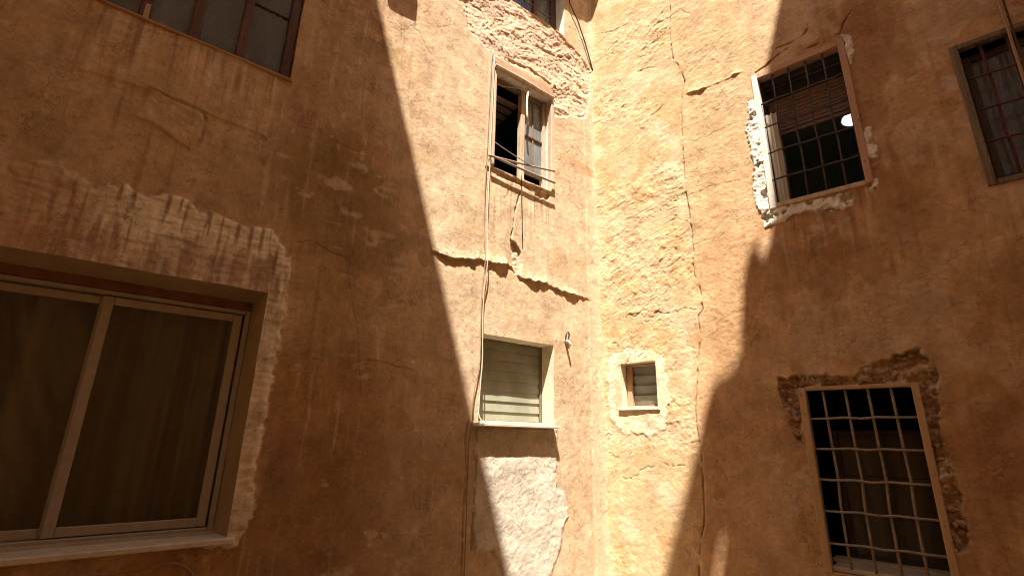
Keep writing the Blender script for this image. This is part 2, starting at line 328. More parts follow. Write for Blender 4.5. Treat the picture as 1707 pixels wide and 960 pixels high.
M['rustwood'] = simple('rust_brown_box', (0.22, 0.10, 0.045), (0.16, 0.07, 0.03), 0.8, 10, bump=0.002)
M['bar_dark'] = simple('dark_rusty_iron', (0.09, 0.07, 0.055), (0.06, 0.045, 0.035), 0.7, 40, metallic=0.2, bump=0.001, c3=(0.15, 0.075, 0.04))
M['bar_pale'] = simple('bare_pale_iron', (0.32, 0.27, 0.20), (0.23, 0.18, 0.125), 0.6, 30, metallic=0.2, bump=0.001, c3=(0.19, 0.085, 0.04))
M['bar_red'] = simple('red_brown_iron', (0.11, 0.035, 0.022), (0.06, 0.02, 0.015), 0.7, 40, bump=0.001)
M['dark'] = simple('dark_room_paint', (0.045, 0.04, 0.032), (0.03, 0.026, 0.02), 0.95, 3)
M['greenroom'] = simple('dim_green_room_paint', (0.42, 0.46, 0.36), (0.36, 0.40, 0.31), 0.95, 3)
M['shutter'] = simple('brown_roller_slats', (0.24, 0.15, 0.11), (0.18, 0.11, 0.08), 0.7, 18)
M['cable_white'] = simple('dirty_white_cable', (0.62, 0.52, 0.40), (0.50, 0.40, 0.29), 0.7, 30)
M['cable_dark'] = simple('dark_cable', (0.05, 0.035, 0.025), (0.08, 0.05, 0.035), 0.7, 30)
M['cable_tan'] = simple('tan_cable', (0.36, 0.24, 0.14), (0.28, 0.18, 0.10), 0.7, 30)
M['rod'] = simple('worn_line_rod', (0.30, 0.23, 0.17), (0.20, 0.14, 0.10), 0.6, 40)
M['white_pl'] = simple('white_plastic', (0.75, 0.70, 0.58), (0.62, 0.55, 0.42), 0.5, 30)
M['rubble'] = simple('crumbled_pale_mortar', (0.74, 0.68, 0.56), (0.52, 0.42, 0.30), 0.95, 25, bump=0.006)
M['rubble_brown'] = simple('crumbled_brown_mortar', (0.42, 0.29, 0.18), (0.30, 0.19, 0.11), 0.95, 25, bump=0.006)
M['far_plaster'] = simple('pale_plaster', (0.78, 0.60, 0.35), (0.72, 0.53, 0.30), 0.95, 1.2, bump=0.01)
M['floor'] = simple('worn_courtyard_concrete', (0.50, 0.41, 0.28), (0.43, 0.34, 0.22), 0.9, 2.0, bump=0.006)
M['tile'] = simple('clay_roof_edge', (0.34, 0.18, 0.11), (0.26, 0.13, 0.08), 0.9, 8, bump=0.006)
def cloth(name, c1, c2, rough=0.95, trans=0.25):
    m, nt, b = mat_new(name); pos = geo_pos(nt)
    col = mixrgb(nt, ramp(nt, noise(nt, pos, 9, 3, 0.5, (1, 1, 0.1)), 0.35, 0.65), c1, c2)
    nt.links.new(col, b.inputs['Base Color']); b.inputs['Roughness'].default_value = rough; b.inputs['Specular IOR Level'].default_value = 0.05
    return m
M['curtain_brown'] = cloth('olive_brown_curtain', (0.42, 0.35, 0.25), (0.27, 0.225, 0.16))
M['curtain_grey'] = cloth('grey_sheer_curtain', (0.19, 0.175, 0.15), (0.14, 0.13, 0.11))
M['blind_blue'] = cloth('grey_blue_blind', (0.12, 0.125, 0.13), (0.08, 0.085, 0.09))
M['curtain_white'] = cloth('white_curtain', (0.72, 0.67, 0.58), (0.60, 0.54, 0.45))
def glass(name, dust, dcol, rough=0.06, scale=7, map_=None, tint=(0.85, 0.85, 0.8)):
    """thin pane: what is behind shows through, with a film of dust and a mirror reflection"""
    m = bpy.data.materials.new(name); m.use_nodes = True; nt = m.node_tree; nt.nodes.clear(); pos = geo_pos(nt)
    out = N(nt, 'ShaderNodeOutputMaterial'); tr = N(nt, 'ShaderNodeBsdfTransparent'); tr.inputs[0].default_value = (*tint, 1)
    gl = N(nt, 'ShaderNodeBsdfGlossy'); gl.inputs['Roughness'].default_value = rough
    df = N(nt, 'ShaderNodeBsdfDiffuse')
    nt.links.new(mixrgb(nt, ramp(nt, noise(nt, pos, scale * 0.8, 4, 0.6, map_), 0.35, 0.65), dcol, tuple(0.75 * c for c in dcol)), df.inputs[0])
    a = N(nt, 'ShaderNodeMixShader'); nt.links.new(ramp(nt, noise(nt, pos, scale, 6, 0.65, map_), 0.3, 0.7, dust[0], dust[1]), a.inputs[0])
    nt.links.new(tr.outputs[0], a.inputs[1]); nt.links.new(df.outputs[0], a.inputs[2])
    fr = N(nt, 'ShaderNodeFresnel'); fr.inputs[0].default_value = 1.45
    b = N(nt, 'ShaderNodeMixShader'); nt.links.new(fr.outputs[0], b.inputs[0]); nt.links.new(a.outputs[0], b.inputs[1]); nt.links.new(gl.outputs[0], b.inputs[2])
    nt.links.new(b.outputs[0], out.inputs[0]); return m
M['glass_clear'] = glass('window_glass', (0.02, 0.10), (0.25, 0.2, 0.13))
M['glass_dusty'] = glass('dusty_grey_glass', (0.25, 0.9), (0.20, 0.21, 0.215), 0.15, 5, (1, 1, 0.35))
M['glass_sun'] = glass('dusty_pale_glass', (0.55, 0.9), (0.30, 0.31, 0.30), 0.12, 9, (1, 1, 0.3))
M['glass_frost'] = glass('frosted_louver_glass', (0.80, 0.95), (0.34, 0.33, 0.24), 0.25, 4, (1, 1, 0.5))
M['glass_smoke'] = glass('smoky_louver_glass', (0.70, 0.92), (0.22, 0.22, 0.18), 0.2, 6)
def emit(name, c, s):
    m, nt, b = mat_new(name); b.inputs['Emission Color'].default_value = (*c, 1); b.inputs['Emission Strength'].default_value = s
    b.inputs['Base Color'].default_value = (*c, 1); return m
M['lamp'] = emit('lit_lamp_cover', (1.0, 0.98, 0.95), 0.30)

# ------------------------------------------------------------------ setting
def flat(name, x0, x1, y0, y1, z, mat):
    return mesh(name, [(x0, y0, z), (x1, y0, z), (x1, y1, z), (x0, y1, z)], [(0, 1, 2, 3)], mat, kind='structure')
flat('ground', -600, 600, -600, 600, -0.004, M['floor'])

L_WIN = {'casement': (3.575, 4.95, 2.695, 4.3), 'sliding': (3.48, 5.15, -0.645, 0.95), 'broken': (0.745, 1.59, 2.69, 3.91),
         'louver': (0.725, 1.635, 0.125, 0.925), 'upper': (0.50, 1.40, 5.03, 6.15)}
R_WIN = {'grille_up': (1.90, 2.70, 2.13, 3.62), 'grille_low': (1.91, 2.70, -0.93, 0.455), 'wood': (3.37, 4.25, 1.87, 3.115), 'small': (0.235, 0.64, 0.315, 0.79)}

def lines(fine0, fine1, step, coarse0, coarse1, cstep, snaps, mid=None, step2=None):
    a = np.arange(fine0, fine1 + step * 0.5, step) if mid is None else np.concatenate([np.arange(fine0, mid, step), np.arange(mid, fine1 + step2 * 0.5, step2)])
    for s in snaps:
        if fine0 < s < fine1: a[np.argmin(abs(a - s))] = s
    lo = np.arange(fine0 - cstep, coarse0, -cstep)[::-1]; hi = np.arange(fine1 + cstep, coarse1, cstep)
    parts = ([np.array([coarse0]), lo] if coarse0 < fine0 else []) + [a] + ([hi, np.array([coarse1])] if coarse1 > fine1 else [])
    return np.unique(np.concatenate(parts))

def make_wall(W, ul, zl, wins, height, pigment, bld, region=None):
    U, Zz = np.meshgrid(ul, zl)                       # [z, u]
    H = height(U, Zz); Cc = pigment(U, Zz, H)
    ju = 0.006 * fbm(U, Zz, 3.1, 3, 41); jz = 0.006 * fbm(U, Zz, 3.3, 3, 42)
    ju *= sstep(0, 0.15, U)
    X = P(W, U + ju, H, Zz + jz)
    nz, nu = U.shape
    idx = np.arange(nz * nu).reshape(nz, nu)
    keep = np.ones((nz - 1, nu - 1), bool)
    uc = (ul[1:] + ul[:-1]) / 2; zc = (zl[1:] + zl[:-1]) / 2
    rects = {}
    for k, (u0, u1, z0, z1) in wins.items():
        iu = np.where((uc > u0) & (uc < u1))[0]; iz = np.where((zc > z0) & (zc < z1))[0]
        keep[iz[0]:iz[-1] + 1, iu[0]:iu[-1] + 1] = False
        rects[k] = (iu[0], iu[-1] + 1, iz[0], iz[-1] + 1)
    q = np.stack([idx[:-1, :-1], idx[:-1, 1:], idx[1:, 1:], idx[1:, :-1]], -1)
    if W == 'L': q = q[..., ::-1]
    reg = region(*np.meshgrid(uc, zc)) if region else np.zeros(keep.shape, int)
    names = ['wall', 'plaster_patch', 'bare_plaster', 'cement_patch']
    Xf = X.reshape(-1, 3); Cf = Cc.reshape(-1, 3)
    labels = getattr(region, 'labels', {}) if region else {}
    for rid in np.unique(reg[keep]):
        F = q[keep & (reg == rid)]
        used, inv = np.unique(F, return_inverse=True); F2 = inv.reshape(F.shape)
        nm, lab = labels.get(int(rid), ('wall', None))
        o = mesh(nm, Xf[used], F2, M['plaster'], bld, loc=P(W, 0, 0, -EYE), smooth=True, label=lab)
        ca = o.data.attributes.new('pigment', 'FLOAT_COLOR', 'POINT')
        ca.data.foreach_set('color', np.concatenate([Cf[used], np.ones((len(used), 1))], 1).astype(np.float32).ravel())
    return X, rects

def reveal(W, X, rect, win, depth, inset, mat, parent, z_in=None):
    """the inner faces of a window opening, from the wall's own broken edge back to the frame"""
    i0, i1, j0, j1 = rect; u0, u1, z0, z1 = win
    ring = [(j0, i) for i in range(i0, i1)] + [(j, i1) for j in range(j0, j1)] + [(j1, i) for i in range(i1, i0, -1)] + [(j, i0) for j in range(j1, j0, -1)]
    front = np.array([X[j, i] for j, i in ring])
    nu = FR[W]
    rel = front - CORN; u = rel @ nu[0]; z = rel[:, 2]
    fu = np.clip((u - u0) / (u1 - u0), 0, 1); fz = np.clip((z - z0) / (z1 - z0), 0, 1)
    back = P(W, u0 + inset + fu * (u1 - u0 - 2 * inset), np.full(u.shape, -depth), z0 + inset + fz * (z1 - z0 - 2 * inset))
    n = len(ring); V = []; F = []
    lv = 5
    for k in range(lv):
        t = k / (lv - 1); V.append(front * (1 - t) + back * t)
    V = np.concatenate(V)
    for k in range(lv - 1):
        for i in range(n):
            j = (i + 1) % n
            F.append((k * n + i, k * n + j, (k + 1) * n + j, (k + 1) * n + i))
    return mesh('reveal', V, np.array(F), mat, parent, smooth=False)

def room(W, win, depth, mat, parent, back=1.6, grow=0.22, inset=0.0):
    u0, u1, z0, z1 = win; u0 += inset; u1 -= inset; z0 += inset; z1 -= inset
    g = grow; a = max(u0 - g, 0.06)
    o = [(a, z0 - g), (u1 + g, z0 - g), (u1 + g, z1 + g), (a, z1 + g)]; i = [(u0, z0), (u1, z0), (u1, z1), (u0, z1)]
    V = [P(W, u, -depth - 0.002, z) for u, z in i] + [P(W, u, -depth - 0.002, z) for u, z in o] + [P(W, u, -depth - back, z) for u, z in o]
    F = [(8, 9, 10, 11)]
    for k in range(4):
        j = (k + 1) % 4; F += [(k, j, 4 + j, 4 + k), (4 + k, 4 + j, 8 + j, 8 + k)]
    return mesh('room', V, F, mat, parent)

def groove(u, z, poly, wd, dep, seed, warp=0.012):
    uu = u + warp * fbm(u, z, 14, 3, seed); zz = z + warp * fbm(u, z, 14, 3, seed + 1)
    d = pdist(uu, zz, poly, maxd=0.2)
    wv = wd * (0.40 + 1.0 * np.clip(0.5 + fbm(u, z, 11, 3, seed + 2), 0, 1.2))
    gate = sstep(-0.28, 0.0, fbm(u, z, 6, 3, seed + 5))
    return -dep * (1 - sstep(0.2, 1.0, d / wv)) * gate, (1 - sstep(0.3, 1.0, d / (wv * 1.1))) * gate

def warped(u, z, a, f, seed):
    return u + a * fbm(u, z, f, 3, seed), z + a * fbm(u, z, f, 3, seed + 1)

# ------------------------------------------------------------------ left wall relief and pigment
def L_sd(u, z):
    d = {}
    uu, zz = warped(u, z, 0.03, 16, 60)
    d['patch'] = pdist(uu, zz, FEAT['L_patch'], True)
    d['apron'] = pdist(u, z, FEAT['L_apron'], True)
    d['blister'] = pdist(u, z, FEAT['L_blister'], True)
    d['hole'] = pdist(u, z, FEAT['L_hole'], True)
    d['white'] = pdist(*warped(u, z, 0.025, 18, 62), FEAT['L_white'], True)
    d['spall'] = pdist(*warped(u, z, 0.035, 13, 64), FEAT['L_spall'], True)
    d['under'] = pdist(*warped(u, z, 0.03, 15, 66), FEAT['L_underspall'], True)
    d['stain'] = pdist(*warped(u, z, 0.04, 9, 68), FEAT['L_stain'], True)
    return d
Lcache = {}
def L_height(u, z):
    d = L_sd(u, z); Lcache['d'] = d
    h = 0.008 * fbm(u, z, 0.9, 3, 1) + 0.0045 * fbm(u, z, 5, 4, 2) + 0.0022 * fbm(u, z, 22, 4, 3)
    h += 0.002 * fbm(u * 2.2, z * 0.5, 8, 3, 4)                       # trowel runs
    dirt_shade = np.zeros_like(u)
    # old skim coat round the sliding window: a raised, combed sheet with a ragged edge
    m = sstep(0.012, -0.012, d['patch'])
    comb = 0.004 * perlin(u * 26 + 2 * fbm(u, z, 3, 2, 71), z * 3.0) + 0.0035 * perlin(u * 4.0, z * 34 + 3 * fbm(u, z, 2.5, 2, 72)) + 0.004 * fbm(u, z, 18, 3, 73)
    rim = 0.012 * np.exp(-((d['patch'] + 0.03) / 0.035) ** 2) * (0.4 + np.clip(fbm(u, z, 12, 2, 74), -0.4, 1))
    h += m * (0.010 + comb + rim)
    h += 0.013 * sstep(0.012, -0.012, d['apron']) * (0.8 + 0.3 * fbm(u, z, 4, 2, 75))
    b = sstep(0.01, -0.015, d['blister']); h += b * (0.012 + 0.010 * fbm(u, z, 10, 3, 76))
    g, k = groove(u, z, FEAT['L_blister'][:7], 0.014, 0.014, 77); h += g; dirt_shade = np.maximum(dirt_shade, 0.5 * k)
    # the sagging upper coat: it bellies out towards its torn lower lip and stops there
    uu, zz = warped(u, z, 0.030, 13, 80)
    a = above(uu, zz, FEAT['L_ledge']); a = np.nan_to_num(a, nan=9.0)
    fade = sstep(0.10, 0.42, u) * sstep(2.32, 2.05, u)
    lipv = np.clip(0.024 + 0.075 * fbm(u, z * 0.2, 4.2, 4, 81), 0.004, 0.048) * (0.12 + 0.88 * fade)
    belly = np.where((a > -0.001) & (a < 1.0), np.exp(-np.clip(a, 0, 2) / 0.055), 0) * lipv * sstep(-0.004, 0.006, a)
    h += belly
    low = np.where((a <= 0) & (a > -0.6), np.exp(np.clip(a, -2, 0) / 0.10), 0); h -= 0.014 * low * fade
    g, k = groove(u, z, FEAT['L_vcrack'], 0.011, 0.02, 82); h += g; dirt_shade = np.maximum(dirt_shade, k * 0.6)
    mh = sstep(0.006, -0.008, d['hole']); h -= mh * (0.035 + 0.012 * fbm(u, z, 22, 3, 83))
    # hacked plaster over the broken window
    ms = sstep(0.015, -0.02, d['spall'])
    ca, sa = math.cos(0.45), math.sin(0.45)
    ru, rz = u * ca - z * sa, u * sa + z * ca
    hack = 0.030 * terr(fbm(ru * 0.55 + 0.30 * fbm(u, z, 2.2, 2, 85), rz + 0.12 * fbm(u, z, 3, 3, 84), 4.2, 5, 86, 0.6), 5) + 0.008 * fbm(u, z, 22, 3, 87) + 0.006
    h += ms * (-0.024 + hack)
    for kk, sd in (('L_spcrack1', 88), ('L_spcrack2', 90)):
        g, k = groove(u, z, FEAT[kk], 0.024, 0.035, sd); h += g; dirt_shade = np.maximum(dirt_shade, k * 0.5)
    mu = sstep(0.01, -0.015, d['under']); h += mu * (-0.026 + 0.075 * terr(fbm(u, z * 1.5, 5, 5, 92, 0.6), 4))
    # pale cement below the louver window
    mw = sstep(0.025, -0.02, d['white'])
    h += mw * (0.012 + 0.005 * fbm(u, z, 5, 3, 93) + 0.008 * terr(fbm(u * 0.9 + 0.3 * z, z * 1.2, 4.5, 5, 94), 5, 0.6) + 0.003 * fbm(u, z, 26, 4, 95))
    for kk, sd in (('L_strip1', 96), ('L_strip2', 98)):
        g, k = groove(u, z, FEAT[kk], 0.016, 0.012, sd, 0.006); h += g; dirt_shade = np.maximum(dirt_shade, k * 0.4)
    # rounded fillet in the corner
    h += 0.030 * np.exp(-(np.clip(u, 0, None) / 0.05) ** 1.5) + 0.007 * sstep(0.20, 0.17, u + 0.02 * fbm(u, z, 5, 2, 250))
    for i, sd in ((1, 231), (2, 234), (3, 237), (4, 240), (6, 246)):
        g, k = groove(u, z, FEAT['L_c%d' % i], 0.008, 0.005, sd); h += g; dirt_shade = np.maximum(dirt_shade, k * 0.35)
    # scattered hairline cracks
    hc = np.abs(fbm(u * 0.9, z * 0.7, 1.6, 4, 99)); cr = (1 - sstep(0.0, 0.010, hc)) * sstep(0.1, 0.3, fbm(u, z, 0.9, 2, 100))
    h -= 0.005 * cr; dirt_shade = np.maximum(dirt_shade, 0.35 * cr)
    Lcache['dirt_shade'] = dirt_shade
    return h
def lerp(a, b, t):
    return a + (np.asarray(b) - a) * t[..., None]
def L_pigment(u, z, h):
    d = Lcache['d']; c = np.zeros(u.shape + (3,)) + np.array([0.475, 0.302, 0.155])
    big = fbm(u, z, 0.75, 4, 110); drip = fbm(u * 3.0, z * 0.22, 3.0, 4, 111); med = fbm(u, z, 3.2, 5, 112)
    c = lerp(c, [0.40, 0.222, 0.100], sstep(0.0, 0.45, big + 0.25 * med + 0.20 * sstep(2.2, 0.0, z)))
    c = lerp(c, [0.54, 0.365, 0.235], sstep(0.0, 0.4, -big + 0.35 * med) * 0.9)
    c = lerp(c, [0.58, 0.40, 0.25], 0.55 * sstep(0.05, 0.5, drip))
    c = lerp(c, [0.33, 0.17, 0.08], 0.50 * sstep(0.08, 0.55, -drip))
    c = lerp(c, [0.31, 0.195, 0.075], 0.75 * sstep(0.04, 0.32, fbm(u, z, 1.0, 5, 113)))
    wash = fbm(u, z * 0.8, 1.5, 5, 251)                       # old wash coats that end in soft tide lines
    c = lerp(c, [0.57, 0.40, 0.265], 0.5 * sstep(0.10, 0.16, wash)); c = lerp(c, [0.33, 0.185, 0.095], 0.5 * sstep(0.12, 0.20, -wash))
    sp = fbm(u, z, 14, 4, 252); c = lerp(c, [0.30, 0.17, 0.09], 0.5 * sstep(0.22, 0.42, sp)); c = lerp(c, [0.62, 0.46, 0.31], 0.5 * sstep(0.24, 0.42, -sp))
    for kk, col_, am, sd in (('L_st1', [0.27, 0.175, 0.072], .85, 301), ('L_st2', [0.29, 0.185, 0.078], .85, 303), ('L_st3', [0.37, 0.20, 0.088], .75, 305), ('L_st4', [0.50, 0.335, 0.21], .6, 307), ('L_st5', [0.50, 0.34, 0.20], .5, 309), ('L_st6', [0.37, 0.245, 0.09], .6, 311), ('L_st7', [0.30, 0.17, 0.075], .8, 361), ('L_st8', [0.42, 0.285, 0.14], .6, 363)):
        q = pdist(*warped(u, z, 0.16, 3.0, sd), FEAT[kk], True, maxd=0.6)
        c = lerp(c, col_, am * sstep(0.10, -0.10, q + 0.12 * fbm(u, z, 5, 5, sd + 1)))
    c = lerp(c, [0.575, 0.41, 0.245], 0.62 * sstep(3.2, 3.9, u + 0.5 * fbm(u, z, 1.2, 4, 350)) * sstep(0.6, 1.5, z + 0.3 * med))  # dusty paler plaster, its colour also raised to lift the dim shade
    # scraped pale smudges and old drips
    smg = fbm(u * 1.0, z * 1.9, 5.0, 5, 313) + 0.5 * fbm(u, z, 0.9, 2, 314); c = lerp(c, [0.60, 0.46, 0.32], 0.65 * sstep(0.34, 0.52, smg))
    dr = fbm(u * 7, z * 0.45, 3.0, 4, 315) + 0.4 * fbm(u, z, 1.1, 2, 316); c = lerp(c, [0.62, 0.47, 0.33], 0.40 * sstep(0.26, 0.5, dr)); c = lerp(c, [0.27, 0.155, 0.075], 0.45 * sstep(0.26, 0.5, -dr))
    # wide paler tint towards the corner: sunlit brightness put into the pigment
    c = lerp(c, [0.60, 0.438, 0.285], 0.80 * sstep(2.95, 2.1, u) * (0.75 + 0.5 * np.clip(med, -1, 1)))
    c = lerp(c, [0.58, 0.42, 0.27], 0.6 * sstep(0.22, 0.15, u + 0.04 * med))
    # rain runs below sills
    for (a, b, zt, ln) in ((3.6, 4.8, 2.70, 0.9), (0.75, 1.6, 2.66, 1.1), (0.66, 0.9, 0.1, 0.9)):
        r = sstep(a - 0.03, a + 0.03, u) * sstep(b + 0.03, b - 0.03, u) * sstep(zt - ln, zt - 0.02, z) * (z < zt)
        c = lerp(c, [0.68, 0.55, 0.40], 0.75 * r * sstep(0.05, 0.5, fbm(u * 4, z * 0.25, 6, 3, 114)))
        c = lerp(c, [0.22, 0.12, 0.06], 0.65 * r * sstep(0.05, 0.5, fbm(u * 4, z * 0.22, 7, 3, 115)))
    # skim coat
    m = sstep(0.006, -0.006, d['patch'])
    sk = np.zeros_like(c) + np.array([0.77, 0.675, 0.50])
    sk = lerp(sk, [0.40, 0.25, 0.155], sstep(0.03, 0.3, fbm(u * 5, z * 0.6, 3, 4, 116) - 0.5 * sstep(1.0, 1.35, z) + 0.2) * 0.9)
    sk = lerp(sk, [0.26, 0.15, 0.09], 0.8 * sstep(0.12, 0.3, fbm(u * 9, z * 0.5, 3, 3, 253)))
    sk = lerp(sk, [0.55, 0.39, 0.29], 0.5 * sstep(0.24, 0.0, np.abs(z - 1.02) + 0.25 * fbm(u, z, 3, 3, 117)) * (u > 3.45))
    sk = lerp(sk, [0.48, 0.29, 0.16], 0.8 * sstep(4.2, 4.9, u + 0.3 * med))
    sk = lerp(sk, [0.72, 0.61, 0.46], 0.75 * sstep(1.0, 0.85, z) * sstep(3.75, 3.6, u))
    sk = lerp(sk, [0.34, 0.21, 0.13], 0.5 * sstep(0.1, 0.5, fbm(u * 0.6, z * 6, 5, 3, 118)))
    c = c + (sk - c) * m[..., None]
    ms = sstep(0.010, -0.010, d['spall']); c = lerp(c, [0.61, 0.43, 0.295], ms * 0.9)
    c = lerp(c, [0.55, 0.345, 0.245], 0.7 * ms * sstep(0.0, 0.5, fbm(u, z, 2.0, 3, 119) + 0.4 * sstep(4.5, 5.0, z)))
    c = lerp(c, [0.50, 0.33, 0.21], 0.8 * sstep(0.01, -0.01, d['under']))
    c = lerp(c, [0.40, 0.25, 0.13], 0.75 * sstep(0.01, -0.03, d['stain']))
    mw = sstep(0.03, -0.02, d['white'] + 0.05 * fbm(u, z, 16, 4, 320)); wh = np.zeros_like(c) + np.array([0.575, 0.49, 0.385])
    wh = lerp(wh, [0.58, 0.47, 0.35], sstep(0.0, 0.5, fbm(u, z, 3.5, 4, 120)) * 0.8)
    c = c + (wh - c) * mw[..., None]
    c = lerp(c, [0.57, 0.45, 0.31], 0.8 * sstep(0.006, -0.006, d['hole']))
    c = lerp(c, [0.20, 0.11, 0.06], Lcache['dirt_shade'] * 0.8)  # crack dirt together with the shade of their depth, put into the colour
    return np.clip(c, 0.02, 0.8)
def L_region(u, z):
    d = L_sd(u, z); r = np.zeros(u.shape, int)
    r[d['patch'] < 0] = 1; r[d['spall'] < 0] = 2; r[d['white'] < 0] = 3
    return r
L_region.labels = {0: ('wall', None), 1: ('plaster_patch', 'rough paler skim coat round the big sliding window'),
                   2: ('plaster_patch', 'hacked crumbly plaster above the broken window'), 3: ('plaster_patch', 'whitish cement below the glass louver window')}

bL = root('plastered_building', 'old orange plastered house wall left of the corner, crossed by a hard slanting shadow edge', 'building', P('L', 2.5, 0, -EYE))
ulL = lines(0.0, 5.46, 0.008, 0.0, 9.0, 0.2, [v for w_ in L_WIN.values() for v in w_[:2]], 2.9, 0.012)
zlL = lines(-1.36, 6.22, 0.0088, -EYE, 6.8, 0.2, [v for w_ in L_WIN.values() for v in w_[2:]])
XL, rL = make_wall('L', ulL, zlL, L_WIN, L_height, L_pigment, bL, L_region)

# ------------------------------------------------------------------ right wall relief and pigment
Rcache = {}
def seam_side(u, z):
    A = np.array(sorted([(p[1], p[0]) for p in FEAT['R_seam']]))
    return u - np.interp(z, A[:, 0], A[:, 1])
RUB = ('R_patchL', 'R_patchB', 'R_patchT', 'R_patchM', 'R_patchBR')
def R_sd(u, z):
    uu, zz = warped(u, z, 0.028, 17, 160)
    d = {k: pdist(uu, zz, FEAT[k], True) for k in RUB}
    d['rubw'] = np.minimum.reduce([d[k] for k in RUB])
    d['rub'] = pdist(uu, zz, FEAT['R_rub'], True)
    d['halo'] = pdist(*warped(u, z, 0.05, 11, 162), FEAT['R_halo'], True)
    return d
def R_height(u, z):
    d = R_sd(u, z); Rcache['d'] = d
    s = seam_side(u, z) + 0.03 * fbm(u, z, 6, 2, 130)
    left = sstep(0.03, -0.03, s); Rcache['left'] = left
    h = 0.016 * fbm(u, z, 0.8, 3, 101) + 0.0045 * fbm(u, z, 4.5, 4, 102) + 0.0022 * fbm(u, z, 24, 4, 103)
    # trowel-thrown strokes slanting up to the right, strong left of the seam, faint elsewhere
    ca, sa = math.cos(-0.42), math.sin(-0.42)
    ru, rz = u * ca - z * sa, u * sa + z * ca
    wv = 0.07 * fbm(u, z, 2.5, 3, 131)
    terrace = 0.012 * terr(fbm(ru * 0.6 + wv, rz + wv, 3.4, 5, 152, 0.58), 6, 0.35)
    stroke = terrace + 0.0030 * ridge(ru * 0.6 + wv, rz + wv, 4.6, 4, 132) + 0.0045 * fbm(ru * 0.7, rz, 15, 4, 133)
    flake = 0.0042 * sstep(-0.03, 0.05, fbm(ru * 0.6, rz, 4.2, 5, 134)) + 0.0035 * sstep(0.0, 0.05, fbm(ru * 0.7, rz, 9.0, 4, 135)) + 0.0035 * sstep(0.02, 0.07, fbm(ru * 0.8, rz, 17.0, 3, 151))
    amp = left * (0.18 + 0.66 * sstep(-0.25, 0.3, fbm(u, z, 1.3, 3, 136) + 0.22 * np.exp(-((z - 2.0) / 1.3) ** 2) - 0.12)) + (1 - left) * (0.20 + 0.25 * sstep(0.0, 0.5, fbm(u, z, 1.0, 2, 137)))
    amp = amp * (1 - 0.75 * sstep(0.03, -0.03, d['halo']))
    h += amp * (stroke + flake)
    dirt_shade = np.zeros_like(u)
    hc = np.abs(fbm(ru * 0.6, rz, 2.2, 4, 138)); cr = (1 - sstep(0.0, 0.012, hc)) * sstep(0.0, 0.25, fbm(u, z, 1.3, 2, 139)) * (0.35 + 0.65 * left)
    h -= 0.007 * cr; dirt_shade = np.maximum(dirt_shade, 0.3 * cr)
    g, k = groove(u, z, FEAT['R_seam'], 0.010, 0.014, 140, 0.008); h += g + 0.006 * (1 - left); dirt_shade = np.maximum(dirt_shade, 0.5 * k)
    for i in range(1, 11):
        g, k = groove(u, z, FEAT['R_cr%d' % i], 0.008, 0.008 if i not in (1, 2, 10) else 0.004, 142 + 3 * i, 0.03); h += g; dirt_shade = np.maximum(dirt_shade, 0.35 * k)
    for kk, sd in (('R_topcrack', 181), ('R_topcrack2', 184), ('R_ledge2', 187)):
        g, k = groove(u, z, FEAT[kk], 0.013, 0.022, sd); h += g; dirt_shade = np.maximum(dirt_shade, 0.5 * k)
    a = above(*warped(u, z, 0.012, 16, 190), FEAT['R_ledge']); a = np.nan_to_num(a, nan=9.0)
    fade = sstep(1.18, 1.3, u) * sstep(1.86, 1.76, u)
    h += np.where((a > -0.004) & (a < 1), np.exp(-np.clip(a, 0, 2) / 0.04), 0) * sstep(-0.004, 0.006, a) * np.clip(0.015 + 0.04 * fbm(u, z * 0.3, 6, 3, 341), 0.007, 0.032) * fade
    # broken masonry round the grilles: the coat is gone, what is left is lumpy
    mw = sstep(0.010, -0.010, d['rubw'])
    lump = 0.030 + 0.016 * fbm(u, z, 6, 4, 198) + 0.012 * terr(fbm(u, z, 13, 4, 192), 3) + 0.006 * fbm(u, z, 30, 3, 193) - 0.045 * sstep(0.20, 0.30, fbm(u, z, 11, 4, 197))
    h += mw * (-0.022 + lump)
    mr = sstep(0.008, -0.010, d['rub'])
    h += mr * (-0.050 + 0.105 * terr(fbm(u, z, 5.5, 5, 194, 0.6), 5) + 0.022 * ridge(u, z, 9, 3, 198) + 0.010 * fbm(u, z, 25, 3, 195))
    h += 0.018 * np.exp(-np.clip(d['rub'], 0, 1) / 0.05) * (d['rub'] > 0) * (z > 0.3)
    mh = sstep(0.02, -0.02, d['halo']); h += mh * (0.010 + 0.006 * fbm(u, z, 7, 4, 196))
    h += 0.030 * np.exp(-(np.clip(u, 0, None) / 0.05) ** 1.5)
    Rcache['dirt_shade'] = dirt_shade
    return h
